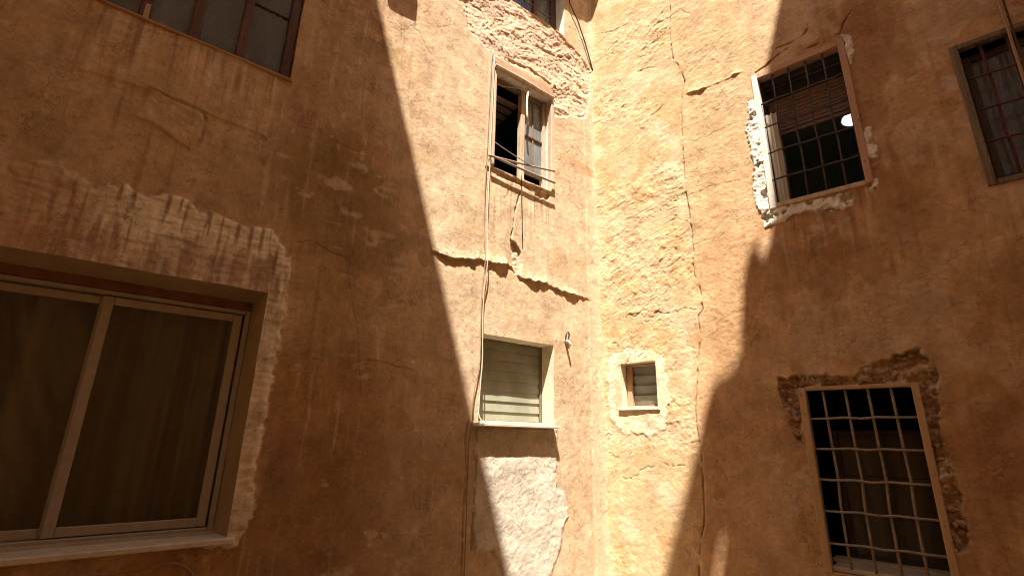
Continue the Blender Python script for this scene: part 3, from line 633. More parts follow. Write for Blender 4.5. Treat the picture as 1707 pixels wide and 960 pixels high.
def R_pigment(u, z, h):
    d = Rcache['d']; left = Rcache['left']; med = fbm(u, z, 3.0, 5, 201); big = fbm(u, z, 0.8, 4, 202); drip = fbm(u * 2.4, z * 0.3, 3, 4, 203)
    c = np.zeros(u.shape + (3,)) + np.array([0.475, 0.285, 0.145])
    c = lerp(c, [0.36, 0.185, 0.083], sstep(0.0, 0.42, big + 0.35 * med))
    c = lerp(c, [0.54, 0.35, 0.19], 0.8 * sstep(0.05, 0.5, -big + 0.35 * med))
    c = lerp(c, [0.58, 0.40, 0.235], 0.45 * sstep(0.1, 0.5, drip)); c = lerp(c, [0.32, 0.155, 0.065], 0.45 * sstep(0.1, 0.5, -drip))
    c = lerp(c, [0.56, 0.43, 0.29], 0.5 * sstep(0.25, 0.5, fbm(u, z, 2.6, 5, 204)))
    for kk, col_, am, sd in (('R_st1', [0.50, 0.33, 0.19], .6, 331), ('R_st2', [0.52, 0.36, 0.22], .5, 333), ('R_st3', [0.40, 0.225, 0.10], .5, 335)):
        q = pdist(*warped(u, z, 0.16, 3.0, sd), FEAT[kk], True, maxd=0.6)
        c = lerp(c, col_, am * sstep(0.10, -0.10, q + 0.14 * fbm(u, z, 5, 5, sd + 1)))
    smg = fbm(u * 0.9 + z * 0.5, z * 1.9 - u * 0.5, 4.2, 5, 337) + 0.5 * fbm(u, z, 0.9, 2, 338); c = lerp(c, [0.57, 0.43, 0.29], 0.6 * sstep(0.30, 0.52, smg))
    dr = fbm(u * 6, z * 0.45, 3.0, 4, 339) + 0.4 * fbm(u, z, 1.1, 2, 340); c = lerp(c, [0.58, 0.42, 0.27], 0.35 * sstep(0.26, 0.5, dr)); c = lerp(c, [0.26, 0.14, 0.06], 0.4 * sstep(0.26, 0.5, -dr))
    wash = fbm(u, z * 0.8, 1.5, 5, 261)
    c = lerp(c, [0.56, 0.40, 0.26], 0.45 * sstep(0.10, 0.17, wash)); c = lerp(c, [0.32, 0.17, 0.08], 0.45 * sstep(0.12, 0.20, -wash))
    lc = np.zeros_like(c) + np.array([0.565, 0.392, 0.225])
    lc = lerp(lc, [0.53, 0.325, 0.155], sstep(-0.05, 0.35, fbm(u, z, 2.0, 5, 205)) * 0.85)
    lc = lerp(lc, [0.62, 0.462, 0.295], sstep(0.0, 0.35, fbm(u, z, 2.7, 5, 206)) * 0.8)
    lc = lerp(lc, [0.56, 0.36, 0.19], 0.6 * sstep(-0.35, -0.05, seam_side(u, z)) * sstep(1.2, -0.8, z))
    sd_ = seam_side(u, z); c = lerp(c, [0.55, 0.37, 0.21], 0.8 * sstep(1.3, 0.5, sd_) * sstep(1.2, 3.2, z)); c = lerp(c, [0.56, 0.33, 0.165], 0.5 * sstep(0.9, 0.3, sd_) * sstep(3.0, 1.2, z))
    c = c + (lc - c) * sstep(0.16, -0.10, sd_ + 0.14 * fbm(u, z, 3, 4, 345))[..., None]
    for (a, b, zt, ln) in ((1.95, 2.72, 2.11, 1.0), (3.36, 4.1, 1.86, 1.2), (0.2, 0.66, 0.29, 0.6)):
        r = sstep(a - 0.03, a + 0.03, u) * sstep(b + 0.03, b - 0.03, u) * sstep(zt - ln, zt - 0.02, z) * (z < zt)
        c = lerp(c, [0.60, 0.46, 0.31], 0.6 * r * sstep(0.05, 0.5, fbm(u * 4, z * 0.25, 6, 3, 214)))
        c = lerp(c, [0.22, 0.12, 0.06], 0.55 * r * sstep(0.05, 0.5, fbm(u * 4, z * 0.22, 7, 3, 215)))
    mh = sstep(0.02, -0.03, d['halo']); c = lerp(c, [0.70, 0.60, 0.42], mh * (0.55 + 0.4 * np.clip(sstep(-0.13, -0.02, d['halo']), 0, 1)))
    mw = sstep(0.004, -0.006, d['rubw']); rb = np.zeros_like(c) + np.array([0.72, 0.66, 0.56]); rb = lerp(rb, [0.55, 0.44, 0.32], sstep(0.15, 0.45, fbm(u, z, 9, 3, 207)) * 0.8)
    c = c + (rb - c) * mw[..., None]
    mr = sstep(0.004, -0.006, d['rub']); rr = np.zeros_like(c) + np.array([0.43, 0.29, 0.17]); rr = lerp(rr, [0.62, 0.51, 0.38], sstep(0.05, 0.35, fbm(u, z, 7, 4, 208)))
    rr = lerp(rr, [0.22, 0.135, 0.075], 0.8 * sstep(0.1, 0.45, -fbm(u, z, 9, 3, 209)))  # pale lumps and dark gaps: lit and shaded contrast put into the colour
    c = c + (rr - c) * mr[..., None]
    c = lerp(c, [0.20, 0.11, 0.05], Rcache['dirt_shade'] * 0.8)  # darkened cracks: some dirt, and depth shade painted in
    return np.clip(c, 0.02, 0.8)
def R_region(u, z):
    d = R_sd(u, z); r = np.zeros(u.shape, int)
    r[d['rubw'] < 0] = 1; r[d['rub'] < 0] = 2; r[d['halo'] < 0] = 3; r[(d['halo'] < 0) & (d['rub'] < 0)] = 2
    return r
R_region.labels = {0: ('wall', None), 1: ('broken_masonry', 'white broken mortar round the upper grille window'),
                   2: ('broken_masonry', 'brown broken masonry round the lower grille window'), 3: ('plaster_patch', 'cream plaster ring round the small louver window')}
bR = root('plastered_building', 'old yellow and orange plastered house wall right of the corner, with iron grilled windows', 'building', P('R', 2.0, 0, -EYE))
ulR = lines(0.0, 4.06, 0.0075, 0.0, 7.5, 0.2, [v for w_ in R_WIN.values() for v in w_[:2]], 2.15, 0.0105)
zlR = lines(-1.36, 6.12, 0.0088, -EYE, 7.0, 0.2, [v for w_ in R_WIN.values() for v in w_[2:]])
XR, rR = make_wall('R', ulR, zlR, R_WIN, R_height, R_pigment, bR, R_region)

# roofs that close the two houses
box('roof', 'L', -0.8, 9.0, -4.0, 0.50, 6.802, 6.98, M['tile'], bL)
box('roof', 'R', -0.3, 7.5, -4.0, 0.035, 7.002, 7.15, M['tile'], bR)

# ------------------------------------------------------------------ the two wings that close the court behind the camera
SL = (0.33879, 0.37103); SR = (0.30019, 0.40290)     # sun slope along / out of each wall per metre of height
m = MB(); m.box('L', 5.3, 9.0, 0.06, 5.6, -EYE, 10.83, 0)
wingL = m.obj('neighbouring_building', M['far_plaster'], label='tall plain wing closing the court beyond the left edge of the picture', cat='building')
def wing_right():
    u0 = 4.6; prof = []
    for (u, z) in FEAT['R_sh']:
        t = (u0 - u) / SR[0]; prof.append((t * SR[1], z + t))  # parapet top traced back along the sun from its shadow edge
    prof.sort(); n_ = [p[0] for p in prof]; t_ = [p[1] for p in prof]
    hp = [((u0 - u) / SR[0] * SR[1], z + (u0 - u) / SR[0]) for u, z in FEAT['R_hole']]
    def gap(n):                                      # slit added to the parapet shape to let a sliver of sun past
        ys = []
        for i in range(len(hp)):
            (x0, y0), (x1, y1) = hp[i], hp[(i + 1) % len(hp)]
            if min(x0, x1) <= n < max(x0, x1): ys.append(y0 + (y1 - y0) * (n - x0) / (x1 - x0))
        return (min(ys), max(ys)) if len(ys) >= 2 else None
    ns = np.unique(np.concatenate([np.arange(2.9, 5.6, 0.02), [0.06, 2.9, 5.6, 6.6]]))
    m = MB(); m.box('R', u0, 8.0, 0.06, 6.6, -EYE, 10.6, 0)
    for a, b in zip(ns[:-1], ns[1:]):
        ta = np.interp(a, n_, t_, 12.2, 12.2); tb = np.interp(b, n_, t_, 12.2, 12.2)
        pieces = [(10.6, 10.6, ta, tb)]
        ga, gb = gap(a), gap(b)
        if ga and gb: pieces = [(10.6, 10.6, ga[0], gb[0]), (ga[1], gb[1], ta, tb)]
        for z0a, z0b, z1a, z1b in pieces:
            V = [P('R', u, n, z) for u in (u0, u0 + 0.07) for (n, z) in ((a, z0a), (b, z0b), (b, z1b), (a, z1a))]
            m.add(V, [(0, 1, 2, 3), (7, 6, 5, 4), (3, 2, 6, 7), (0, 3, 7, 4), (1, 5, 6, 2)])
    return m.obj('neighbouring_building', M['far_plaster'], label='tall wing with a parapet shaped to cast the ragged shadow edge, closing the court beyond the right edge of the picture', cat='building')
wing_right()
box('shadow_slab', 'L', 2.83, 3.12, -0.05, 0.30, 4.72, 4.95, M['marble'], bL)  # unseen slab above the view, added to cast a small square shadow

# ------------------------------------------------------------------ windows
def window(bld, W, key, label, depth, inset, rev, rm, back=1.6):
    wins, X, rects = (L_WIN, XL, rL) if W == 'L' else (R_WIN, XR, rR)
    u0, u1, z0, z1 = wins[key]
    t = root('window', label, None, P(W, (u0 + u1) / 2, 0, z0), parent=bld)
    reveal(W, X, rects[key], wins[key], depth, inset, M[rev], t)
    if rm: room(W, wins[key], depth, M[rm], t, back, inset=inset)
    return t
def bars(W, t, us, zs, ulim, zlim, n, r, mat, seed=0):
    """grille: every bar its own object, bars of one direction share a mesh; the crossing ones lie in front"""
    rg = random.Random(seed)
    if us:
        m = MB(); L = zlim[1] - zlim[0]
        m.tube([P(W, us[0] + rg.uniform(-.007, .007), n + rg.uniform(-.003, .003), zlim[0] + L * k / 6) for k in range(7)], r, 7)
        b = m.obj('bar', mat, t, loc=P(W, us[0], n, zlim[0]), smooth=True)
        for u in us[1:]: copy_at(b, P(W, u, n, zlim[0]))
    if zs:
        m = MB(); L = ulim[1] - ulim[0]
        m.tube([P(W, ulim[0] + L * k / 6, n + 1.9 * r + rg.uniform(-.002, .002), zs[0] + rg.uniform(-.006, .006)) for k in range(7)], r * 0.9, 7)
        b = m.obj('bar', mat, t, loc=P(W, ulim[0], n, zs[0]), smooth=True)
        for z in zs[1:]: copy_at(b, P(W, ulim[0], n, z))
def curtain(W, u0, u1, n, z0, z1, folds, amp, mat, label, slant=0.0, seed=1, cat='curtain'):
    nu, nz = int(folds * 10), 24
    rg = np.random.RandomState(seed); ph = rg.rand(3) * 6
    a = np.linspace(0, 1, nu + 1); b = np.linspace(0, 1, nz + 1)
    A, B = np.meshgrid(a, b)
    w_ = A + 0.05 * np.sin(A * 9 + ph[0]) + slant * (1 - B)
    nn = n + amp * (np.sin(2 * np.pi * folds * w_ + ph[1] + 0.5 * np.sin(3 * B + ph[2])) + 0.5 * np.sin(2 * np.pi * folds * 0.43 * w_ + ph[2]))
    V = P(W, u0 + (u1 - u0) * A + slant * 0.0, nn, z0 + (z1 - z0) * B).reshape(-1, 3)
    i = np.arange((nz + 1) * (nu + 1)).reshape(nz + 1, nu + 1)
    F = np.stack([i[:-1, :-1], i[:-1, 1:], i[1:, 1:], i[1:, :-1]], -1).reshape(-1, 4)
    return mesh('curtain', V, F, mat, smooth=True, label=label, cat=cat)
def pane(W, t, u0, u1, n, z0, z1, mat, th=0.004): return box('pane', W, u0, u1, n - th, n, z0, z1, mat, t, 0)
def frame4(name, W, t, u0, u1, z0, z1, n0, n1, wd, mat, bot=None, top=None, left=None, right=None, bev=0.005):
    """a rectangular frame; horizontals run between the uprights so that nothing overlaps"""
    bot = wd if bot is None else bot; top = wd if top is None else top; left = wd if left is None else left; right = wd if right is None else right
    m = MB()
    m.box(W, u0, u0 + right, n0, n1, z0, z1, bev); m.box(W, u1 - left, u1, n0, n1, z0, z1, bev)
    if bot: m.box(W, u0 + right, u1 - left, n0, n1 - 0.002, z0, z0 + bot, bev)
    if top: m.box(W, u0 + right, u1 - left, n0, n1 - 0.002, z1 - top, z1, bev)
    return m.obj(name, mat, t)
def slats(W, t, u0, u1, n, zs, h, th, tilt, mat):
    m = MB(); c, s = math.cos(tilt), math.sin(tilt)
    V = []
    for u in (u0, u1):
        for (a, b) in ((-h / 2, -th / 2), (-h / 2, th / 2), (h / 2, th / 2), (h / 2, -th / 2)):
            V.append(P(W, u, n + b * c - a * s, zs[0] + a * c + b * s))
    m.add(V, [(3, 2, 1, 0), (4, 5, 6, 7), (0, 1, 5, 4), (1, 2, 6, 5), (2, 3, 7, 6), (3, 0, 4, 7)])
    o = m.obj('slat', mat, t, loc=P(W, u0, n, zs[0]))
    for z in zs[1:]: copy_at(o, P(W, u0, n, z))

# big sliding window, left
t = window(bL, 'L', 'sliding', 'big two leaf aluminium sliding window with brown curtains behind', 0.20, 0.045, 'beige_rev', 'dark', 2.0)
box('sill', 'L', 3.445, 5.2, -0.25, 0.062, -0.646, -0.612, M['marble'], t, 0.006)
box('head_box', 'L', 3.527, 5.1, -0.24, -0.195, 0.845, 0.904, M['rustwood'], t, 0.003)
frame4('frame', 'L', t, 3.527, 5.103, -0.609, 0.843, -0.275, -0.198, 0.035, M['alu'], bot=0.03, top=0.03)
def sash(t, u0, u1, z0, z1, n, st, wd, gl, mat, name='sash'):
    frame4(name, 'L', t, u0, u1, z0, z1, n - 0.028, n, wd, mat, left=st, right=st, bev=0.004)
    pane('L', t, u0 + st, u1 - st, n - 0.012, z0 + wd, z1 - wd, gl)
sash(t, 3.575, 4.360, -0.573, 0.806, -0.206, 0.056, 0.052, M['glass_clear'], M['alu'])
sash(t, 4.318, 5.060, -0.577, 0.808, -0.240, 0.056, 0.052, M['glass_clear'], M['alu'])
curtain('L', 3.42, 4.36, -0.42, -0.70, 0.95, 6.0, 0.055, M['curtain_brown'], 'brown curtain hanging straight behind the right leaf of the big sliding window', seed=2)
curtain('L', 4.30, 5.25, -0.50, -0.70, 0.95, 5.0, 0.06, M['curtain_brown'], 'brown curtain drawn aslant behind the left leaf of the big sliding window', slant=0.5, seed=5)

# old casement, top left
t = window(bL, 'L', 'casement', 'old wooden casement with dusty grey panes at the top left', 0.10, 0.0, 'orange_rev', 'dark', 1.2)
box('sill', 'L', 3.56, 4.97, -0.06, 0.022, 2.680, 2.702, M['orange_rev'], t, 0.008)
box('stile', 'L', 3.578, 3.652, -0.105, -0.04, 2.703, 4.296, M['brownwood'], t, 0.008)
for uc, wd in ((3.945, 0.062), (4.250, 0.066), (4.545, 0.062)):
    box('stile', 'L', uc - wd / 2, uc + wd / 2, -0.105, -0.045, 2.703, 4.296, M['brownwood'], t, 0.010)
box('stile', 'L', 4.88, 4.948, -0.105, -0.045, 2.703, 4.296, M['brownwood'], t, 0.010)
box('paint_scar', 'L', 4.516, 4.545, -0.0455, -0.0425, 2.705, 2.86, M['palewood'], t, 0.001)
for a, b, zs in ((3.652, 3.914, (3.31, 3.86)), (3.976, 4.217, (3.55,)), (4.283, 4.514, (3.60,)), (4.576, 4.88, (3.5,))):
    ed = [2.703] + list(zs) + [4.296]
    for q, r_ in zip(ed[:-1], ed[1:]): pane('L', t, a, b, -0.080, q + 0.01, r_ - 0.008, M['glass_dusty'])
    for q in zs: box('muntin', 'L', a, b, -0.09, -0.066, q - 0.008, q + 0.010, M['brownwood'], t, 0.003)
    box('rail', 'L', a, b, -0.098, -0.060, 2.703, 2.713, M['brownwood'], t, 0.002)
box('blind', 'L', 3.60, 4.94, -0.30, -0.28, 2.72, 4.28, M['blind_blue'], t, 0)

# broken window over the torn plaster
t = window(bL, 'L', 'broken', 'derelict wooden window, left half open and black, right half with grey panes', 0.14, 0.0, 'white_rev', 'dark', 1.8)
box('jamb_board', 'L', 1.600, 1.672, -0.03, 0.018, 2.655, 4.03, M['palewood'], t, 0.006)
box('jamb_board', 'L', 1.560, 1.593, -0.07, 0.012, 2.700, 3.90, M['palewood'], t, 0.005)
box('jamb_board', 'L', 0.700, 0.752, -0.05, 0.014, 2.70, 3.86, M['palewood'], t, 0.006)
box('lintel', 'L', 0.72, 1.66, -0.05, 0.020, 3.965, 4.062, M['pinkwood'], t, 0.012)
m = MB()
for k in range(7):                                             # rounded nose board under the lintel
    a = k / 6 * math.pi
    m.V += [P('L', u, 0.012 + 0.034 * math.sin(a), 3.935 + 0.029 * math.cos(a) - 0.004 * math.sin(u * 9)) for u in np.linspace(0.725, 1.60, 15)]
m.F = [(r * 15 + i, r * 15 + i + 1, (r + 1) * 15 + i + 1, (r + 1) * 15 + i) for r in range(6) for i in range(14)]
m.F += [tuple(r * 15 for r in range(7)), tuple(r * 15 + 14 for r in range(7))[::-1]]
m.obj('nose_board', M['palewood'], t)
box('stile', 'L', 1.075, 1.135, -0.15, -0.085, 2.70, 3.90, M['palewood'], t, 0.008)
box('stile', 'L', 0.752, 0.800, -0.15, -0.085, 2.70, 3.90, M['palewood'], t, 0.006)
box('stile', 'L', 1.520, 1.560, -0.15, -0.085, 2.70, 3.90, M['greywood'], t, 0.006)
box('rail', 'L', 0.800, 1.075, -0.145, -0.09, 3.84, 3.89, M['greywood'], t, 0.005)
box('rail', 'L', 0.800, 1.075, -0.145, -0.09, 2.865, 2.895, M['greywood'], t, 0.005)
box('rail', 'L', 1.135, 1.520, -0.145, -0.09, 3.86, 3.895, M['greywood'], t, 0.005)
box('rail', 'L', 0.800, 1.520, -0.150, -0.08, 2.700, 2.730, M['palewood'], t, 0.005)
box('muntin', 'L', 0.800, 1.075, -0.132, -0.100, 3.325, 3.352, M['brownwood'], t, 0.004)
box('muntin', 'L', 0.927, 0.948, -0.130, -0.104, 2.896, 3.324, M['greywood'], t, 0.004)
box('muntin', 'L', 0.927, 0.948, -0.130, -0.104, 3.353, 3.839, M['greywood'], t, 0.004)
for a, b in ((0.800, 0.927), (0.948, 1.075)):
    for c, d in ((2.895, 3.325), (3.352, 3.84)): pane('L', t, a, b, -0.116, c, d, M['glass_sun'])
m = MB()
for k in range(6): m.box('L', 1.14, 1.515, -0.22 - k * 0.11, -0.14 - k * 0.11, 3.70 - k * 0.012, 3.712 - k * 0.012, 0)
m.obj('soffit_board', M['greywood'], t)

# glass louver window
t = window(bL, 'L', 'louver', 'frosted glass louver window with a projecting pale stone sill', 0.185, 0.0, 'cream', 'dark', 1.4)
box('sill', 'L', 0.752, 1.705, -0.02, 0.112, 0.094, 0.122, M['marble'], t, 0.006)
box('sill_bed', 'L', 0.728, 1.632, -0.18, -0.02, 0.127, 0.146, M['marble'], t, 0.003)
frame4('frame', 'L', t, 0.728, 1.632, 0.147, 0.922, -0.235, -0.184, 0.026, M['greywood'], bot=0.012, top=0.016, right=0.022, left=0.03, bev=0.003)
slats('L', t, 0.752, 1.600, -0.208, [0.160 + 0.0985 * (k + 0.5) - 0.012 for k in range(8)], 0.110, 0.009, 0.15, M['glass_frost'])
box('blind', 'L', 0.75, 1.62, -0.55, -0.54, 0.15, 0.92, M['curtain_grey'], t, 0)

# upper window at the top of the corner
t = window(bL, 'L', 'upper', 'dark old window under the eaves at the top of the corner', 0.17, 0.0, 'white_rev', 'dark', 1.4)
frame4('frame', 'L', t, 0.503, 1.397, 5.034, 6.147, -0.23, -0.15, 0.085, M['brownwood'], bot=0.03, top=0.06, bev=0.008)
box('stile', 'L', 0.835, 0.895, -0.22, -0.155, 5.066, 6.085, M['brownwood'], t, 0.006)
for a, b in ((0.588, 0.835), (0.895, 1.312)):
    for c, d in ((5.065, 5.40), (5.416, 5.75), (5.766, 6.09)): pane('L', t, a, b, -0.19, c, d, M['glass_dusty'])
    for q in (5.400, 5.750): box('muntin', 'L', a, b, -0.20, -0.176, q, q + 0.016, M['greywood'], t, 0.003)

# grilled window, upper right
t = window(bR, 'R', 'grille_up', 'grilled window with a pinkish frame, half lowered slatted shutter and a lit lamp inside', 0.14, 0.0, 'white_rev', 'greenroom', 2.6)
def board(name, W, t, u0, u1, n0, n1, z0, z1, mat): return box(name, W, u0, u1, n0, n1, z0, z1, M[mat], t, 0.005)
board('frame_board', 'R', t, 1.893, 1.948, -0.07, 0.022, 2.12, 3.625, 'white_rev')
board('frame_board', 'R', t, 2.650, 2.704, -0.07, 0.026, 2.13, 3.632, 'pinkwood')
board('frame_board', 'R', t, 1.949, 2.649, -0.07, 0.022, 3.570, 3.628, 'pinkwood')
board('frame_board', 'R', t, 1.949, 2.649, -0.07, 0.020, 2.122, 2.165, 'palewood')
bars('R', t, [2.076, 2.221, 2.368, 2.515], [3.266, 2.995, 2.704, 2.412], (1.93, 2.665), (2.15, 3.585), -0.012, 0.0092, M['bar_dark'], 3)
frame4('inner_frame', 'R', t, 1.903, 2.697, 2.134, 3.616, -0.21, -0.142, 0.06, M['bar_dark'], bot=0.05, top=0.07, bev=0.006)
slats('R', t, 1.965, 2.635, -0.235, [3.385 - 0.041 * k for k in range(9)], 0.038, 0.011, 0.12, M['shutter'])
box('head_box', 'R', 1.965, 2.635, -0.34, -0.216, 3.412, 3.545, M['dark'], t, 0.004)  # dark box added to fill the black gap above the slats
box('shutter_rail', 'R', 1.965, 2.635, -0.25, -0.22, 2.985, 3.020, M['shutter'], t, 0.004)
# grilled window, lower right
t = window(bR, 'R', 'grille_low', 'grilled window set in broken masonry with a dim curtain behind', 0.16, 0.0, 'beige_rev', 'dark', 2.2)
board('frame_board', 'R', t, 1.903, 1.957, -0.06, 0.018, -0.94, 0.452, 'tanwood')
board('frame_board', 'R', t, 2.660, 2.708, -0.06, 0.018, -0.94, 0.455, 'tanwood')
board('frame_board', 'R', t, 1.958, 2.659, -0.06, 0.016, 0.428, 0.458, 'tanwood')
box('sill', 'R', 1.958, 2.659, -0.30, -0.03, -0.928, -0.895, M['marble'], t, 0.004)
bars('R', t, [2.082, 2.238, 2.390, 2.538], [0.202, -0.033, -0.267, -0.497, -0.727], (1.955, 2.665), (-0.90, 0.432), -0.022, 0.0104, M['bar_pale'], 8)
frame4('inner_frame', 'R', t, 2.03, 2.69, -0.89, 0.12, -0.46, -0.42, 0.040, M['bar_dark'], bev=0.004)
box('inner_sill', 'R', 1.92, 2.695, -0.44, -0.30, -0.91, -0.88, M['marble'], t, 0.003)
curtain('R', 2.06, 2.68, -0.52, -0.88, 0.09, 5, 0.012, M['curtain_grey'], 'grey brown sheer curtain behind the lower iron grille', seed=11)
for u in (2.36,): box('inner_muntin', 'R', u - 0.007, u + 0.007, -0.45, -0.43, -0.85, 0.075, M['bar_dark'], t, 0.002)
for z in (-0.55, -0.25): box('inner_muntin', 'R', 2.075, 2.665, -0.429, -0.415, z - 0.005, z + 0.005, M['bar_dark'], t, 0.002)

# weathered window cut by the right edge
t = window(bR, 'R', 'wood', 'window with a weathered grey wooden frame and red brown bars at the right edge', 0.10, 0.0, 'orange_rev', 'dark', 1.4)
frame4('frame', 'R', t, 3.362, 4.26, 1.86, 3.122, -0.04, 0.026, 0.052, M['greywood'], bot=0.045, top=0.045, bev=0.007)
bars('R', t, [3.546, 3.700, 3.850, 4.00], [2.783, 2.497, 2.216], (3.40, 4.21), (1.895, 3.085), -0.015, 0.0105, M['bar_red'], 12)
frame4('inner_frame', 'R', t, 3.43, 4.19, 1.92, 3.06, -0.16, -0.105, 0.05, M['bar_dark'], bev=0.006)
pane('R', t, 3.48, 4.14, -0.13, 1.97, 3.01, M['glass_dusty'])
curtain('R', 3.62, 4.20, -0.24, 1.93, 3.06, 5, 0.010, M['curtain_grey'], 'grey sheer curtain behind the red brown bars at the right edge', seed=21)

# little louver window
t = window(bR, 'R', 'small', 'very small louver window with a cream sill and smoky glass strips', 0.15, 0.0, 'cream', 'dark', 1.0)
box('sill', 'R', 0.205, 0.662, -0.12, 0.034, 0.298, 0.328, M['cream'], t, 0.005)
frame4('frame', 'R', t, 0.245, 0.632, 0.332, 0.786, -0.19, -0.105, 0.03, M['pinkwood'], bot=0.02, top=0.02, right=0.055, left=0.025, bev=0.004)
slats('R', t, 0.300, 0.607, -0.15, [0.352 + 0.1035 * (k + 0.5) for k in range(4)], 0.113, 0.006, -0.22, M['glass_smoke'])
# wall's left jamb of the small window is chipped
# ------------------------------------------------------------------ things fixed to, hanging from or standing in the windows
def wall_path(W, key, n=0.022, jit=0.003, seed=1, sub=6):
    A = FEAT[key]; rg = random.Random(seed); out = []
    for i in range(len(A) - 1):
        for k in range(sub):
            f = k / sub; u = A[i][0] * (1 - f) + A[i + 1][0] * f; z = A[i][1] * (1 - f) + A[i + 1][1] * f
            nn = n(u, z) if callable(n) else n
            out.append(P(W, u + rg.uniform(-jit, jit), nn + rg.uniform(-jit, jit) * 0.6, z))
    out.append(P(W, A[-1][0], n(*A[-1]) if callable(n) else n, A[-1][1])); return out
off = lambda u, z: 0.030 + 0.040 * math.exp(-((z - 1.62) / 0.22) ** 2) + 0.09 * math.exp(-((z - 0.11) / 0.05) ** 2) * (u > 1.60 and u < 1.70)
tube('cable', wall_path('L', 'L_cableA', off, 0.002, 1), 0.0055, M['cable_tan'], label='left strand of two cables running down beside the broken and the louver windows', cat='cable', group='cables on the left wall')
tube('cable', wall_path('L', 'L_cableB', off, 0.002, 2), 0.006, M['cable_white'], label='right strand of two cables, paler, ending at the louver window sill', cat='cable', group='cables on the left wall')
tube('cable', wall_path('L', 'L_cableC', 0.03, 0.002, 3), 0.006, M['cable_dark'], label='short dark cable hanging below the broken window', cat='cable', group='cables on the left wall')
tube('cable', wall_path('L', 'L_dcable', 0.035, 0.002, 4), 0.009, M['cable_dark'], label='black cable slanting down into the corner beside the topmost window', cat='cable', group='cables on the left wall')
tube('cable', wall_path('L', 'L_wirelow', 0.03, 0.001, 5), 0.006, M['cable_tan'], label='thin curved wire stapled under the big sliding window sill', cat='wire', group='cables on the left wall')
tube('cable', [P('R', 3.70 - 0.0155 * k / 9 + 0.004 * math.sin(k), 0.15 + 0.002 * math.sin(2 * k), 7.0 - 8.6 * k / 19) for k in range(20)], 0.0105, M['cable_tan'], label='tan cable hanging in front of the window at the right edge', cat='cable', group='cables hanging at the right')
tube('cable', [P('R', 3.745 - 0.026 * k / 9 + 0.004 * math.sin(k * 1.3), 0.11, 7.0 - 8.6 * k / 19) for k in range(20)], 0.008, M['bar_red'], label='dark red brown cable hanging right beside the tan one', cat='cable', group='cables hanging at the right')
# line rods in front of the broken window
def rod(a, b, r, mat, label, cat='rod', name='drying_rod', **kw):
    a, b = P('L', *a), P('L', *b); return tube(name, [a + (b - a) * k / 8 - np.array([0, 0, 0.006 * math.sin(math.pi * k / 8)]) for k in range(9)], r, mat, label=label, cat=cat, **kw)
rod((1.655, 0.04, 2.768), (0.775, 0.09, 2.89), 0.011, M['rod'], 'upper of two worn rods across the broken window', group='rods across the broken window')
rod((1.655, 0.075, 2.752), (0.775, 0.09, 2.744), 0.012, M['rod'], 'lower of two worn rods across the broken window', group='rods across the broken window')
rod((1.60, 0.05, 2.945), (1.12, 0.085, 2.83), 0.005, M['rod'], 'thin wire slanting over the black half of the broken window', cat='wire', name='wire')
tube('dangling_strip', [P('L', u, n, z) for u, n, z in ((1.03, -0.045, 3.885), (1.075, -0.02, 3.88), (1.108, 0.0, 3.84), (1.125, 0.005, 3.74), (1.128, 0.005, 3.63), (1.118, 0.0, 3.53), (1.10, -0.01, 3.42))], 0.0135, M['white_pl'], label='curved pale plastic strip dangling in front of the broken window panes', cat='strip')
tube('string', [P('L', u, -0.07, z) for u, z in ((1.51, 3.70), (1.49, 3.795), (1.42, 3.80), (1.33, 3.835), (1.24, 3.87), (1.12, 3.915))], 0.0045, M['cable_white'], label='torn whitish string across the black half of the broken window', cat='string')
# wall hook
h = root('wall_hook', 'small rusty hook with a whitish tip right of the louver window', 'hook', P('L', 0.56, 0, 0.90))
m = MB(); m.tube([P('L', 0.56 + 0.022 * math.cos(a), 0.035 + 0.012 * math.sin(a), 1.035 + 0.045 * math.sin(a)) for a in np.linspace(-1.2, 4.4, 16)], 0.008, 6); m.obj('ring', M['bar_dark'], h, smooth=True)
m = MB(); m.tube([P('L', 0.565, -0.02, 1.0), P('L', 0.562, 0.05, 0.985), P('L', 0.556, 0.075, 0.955), P('L', 0.552, 0.07, 0.93)], [0.016, 0.015, 0.012, 0.008], 6); m.obj('tip', M['white_pl'], h, smooth=True)
# lamp in the room behind the upper grille
lm = root('ceiling_lamp', 'lit white pendant lamp inside the room behind the upper grille', 'lamp', P('R', 2.665, -0.8, 3.20))
m = MB(); prof = [(0.0, 3.212), (0.08, 3.214), (0.125, 3.222), (0.150, 3.236), (0.145, 3.252), (0.08, 3.263), (0.015, 3.272)]
k_ = 16
for r_, z_ in prof:
    m.V += [P('R', 2.665 + r_ * math.cos(a), -0.8 + r_ * math.sin(a), z_) for a in np.arange(k_) * 2 * math.pi / k_]
m.F = [(i * k_ + j, i * k_ + (j + 1) % k_, (i + 1) * k_ + (j + 1) % k_, (i + 1) * k_ + j) for i in range(len(prof) - 1) for j in range(k_)]
m.obj('shade', M['lamp'], lm, smooth=True)
m = MB(); m.tube([P('R', 2.665, -0.8, 3.262), P('R', 2.665, -0.8, 3.30)], [0.085, 0.05], 14); m.obj('canopy', M['bar_dark'], lm)
tube('cord', [P('R', 2.665, -0.8, 3.265), P('R', 2.665, -0.8, 3.83)], 0.006, M['cable_dark'], lm)
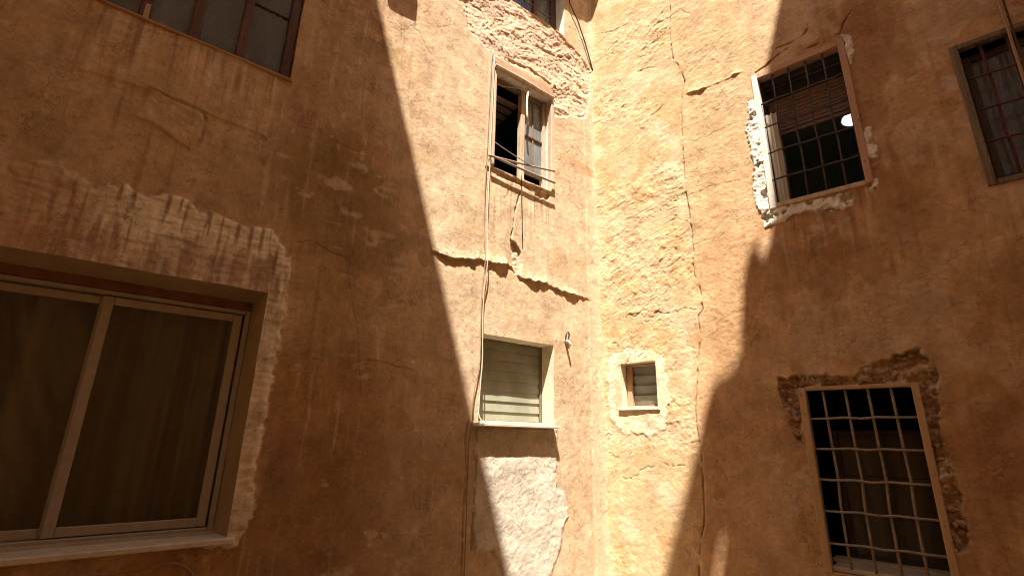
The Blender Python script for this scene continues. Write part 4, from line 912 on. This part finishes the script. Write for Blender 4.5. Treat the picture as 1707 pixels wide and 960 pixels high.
curtain('R', 1.952, 2.06, -0.085, 2.175, 3.18, 2.3, 0.016, M['curtain_white'], 'narrow white curtain gathered at the left jamb of the upper grille', seed=31)

# loose mortar lumps standing proud round the broken openings
def lumps(W, keys, count, n0, smin, smax, mat, parent, seed, polyn=None):
    rg = random.Random(seed); m = MB(); ph = (1 + 5 ** .5) / 2
    ico = [(-1, ph, 0), (1, ph, 0), (-1, -ph, 0), (1, -ph, 0), (0, -1, ph), (0, 1, ph), (0, -1, -ph), (0, 1, -ph), (ph, 0, -1), (ph, 0, 1), (-ph, 0, -1), (-ph, 0, 1)]
    fc = [(0, 11, 5), (0, 5, 1), (0, 1, 7), (0, 7, 10), (0, 10, 11), (1, 5, 9), (5, 11, 4), (11, 10, 2), (10, 7, 6), (7, 1, 8), (3, 9, 4), (3, 4, 2), (3, 2, 6), (3, 6, 8), (3, 8, 9), (4, 9, 5), (2, 4, 11), (6, 2, 10), (8, 6, 7), (9, 8, 1)]
    for key in keys:
        A = np.array(FEAT[key]); got = 0
        for _ in range(6000):
            if got >= count: break
            u = rg.uniform(A[:, 0].min(), A[:, 0].max()); z = rg.uniform(A[:, 1].min(), A[:, 1].max())
            if pdist(np.array([u]), np.array([z]), FEAT[key], True)[0] > -0.006: continue
            if any(a - 0.01 < u < b + 0.01 and c - 0.01 < z < d + 0.01 for a, b, c, d in (L_WIN if W == 'L' else R_WIN).values()): continue
            s = rg.uniform(smin, smax) * 0.55; got += 1
            sc = (s * rg.uniform(.7, 1.4), s * rg.uniform(.6, 1.0), s * rg.uniform(.6, 1.2))
            V = [P(W, u + x * sc[0] * rg.uniform(.6, 1.15), n0 + rg.uniform(-.008, .008) + y * sc[1] * rg.uniform(.6, 1.15), z + w_ * sc[2] * rg.uniform(.6, 1.15)) for x, y, w_ in ico]
            m.add(V, fc)
    return m.obj('mortar_lumps', mat, parent, kind='stuff')
lumps('R', ['R_rub'], 70, -0.022, 0.012, 0.034, M['rubble_brown'], bR, 7)
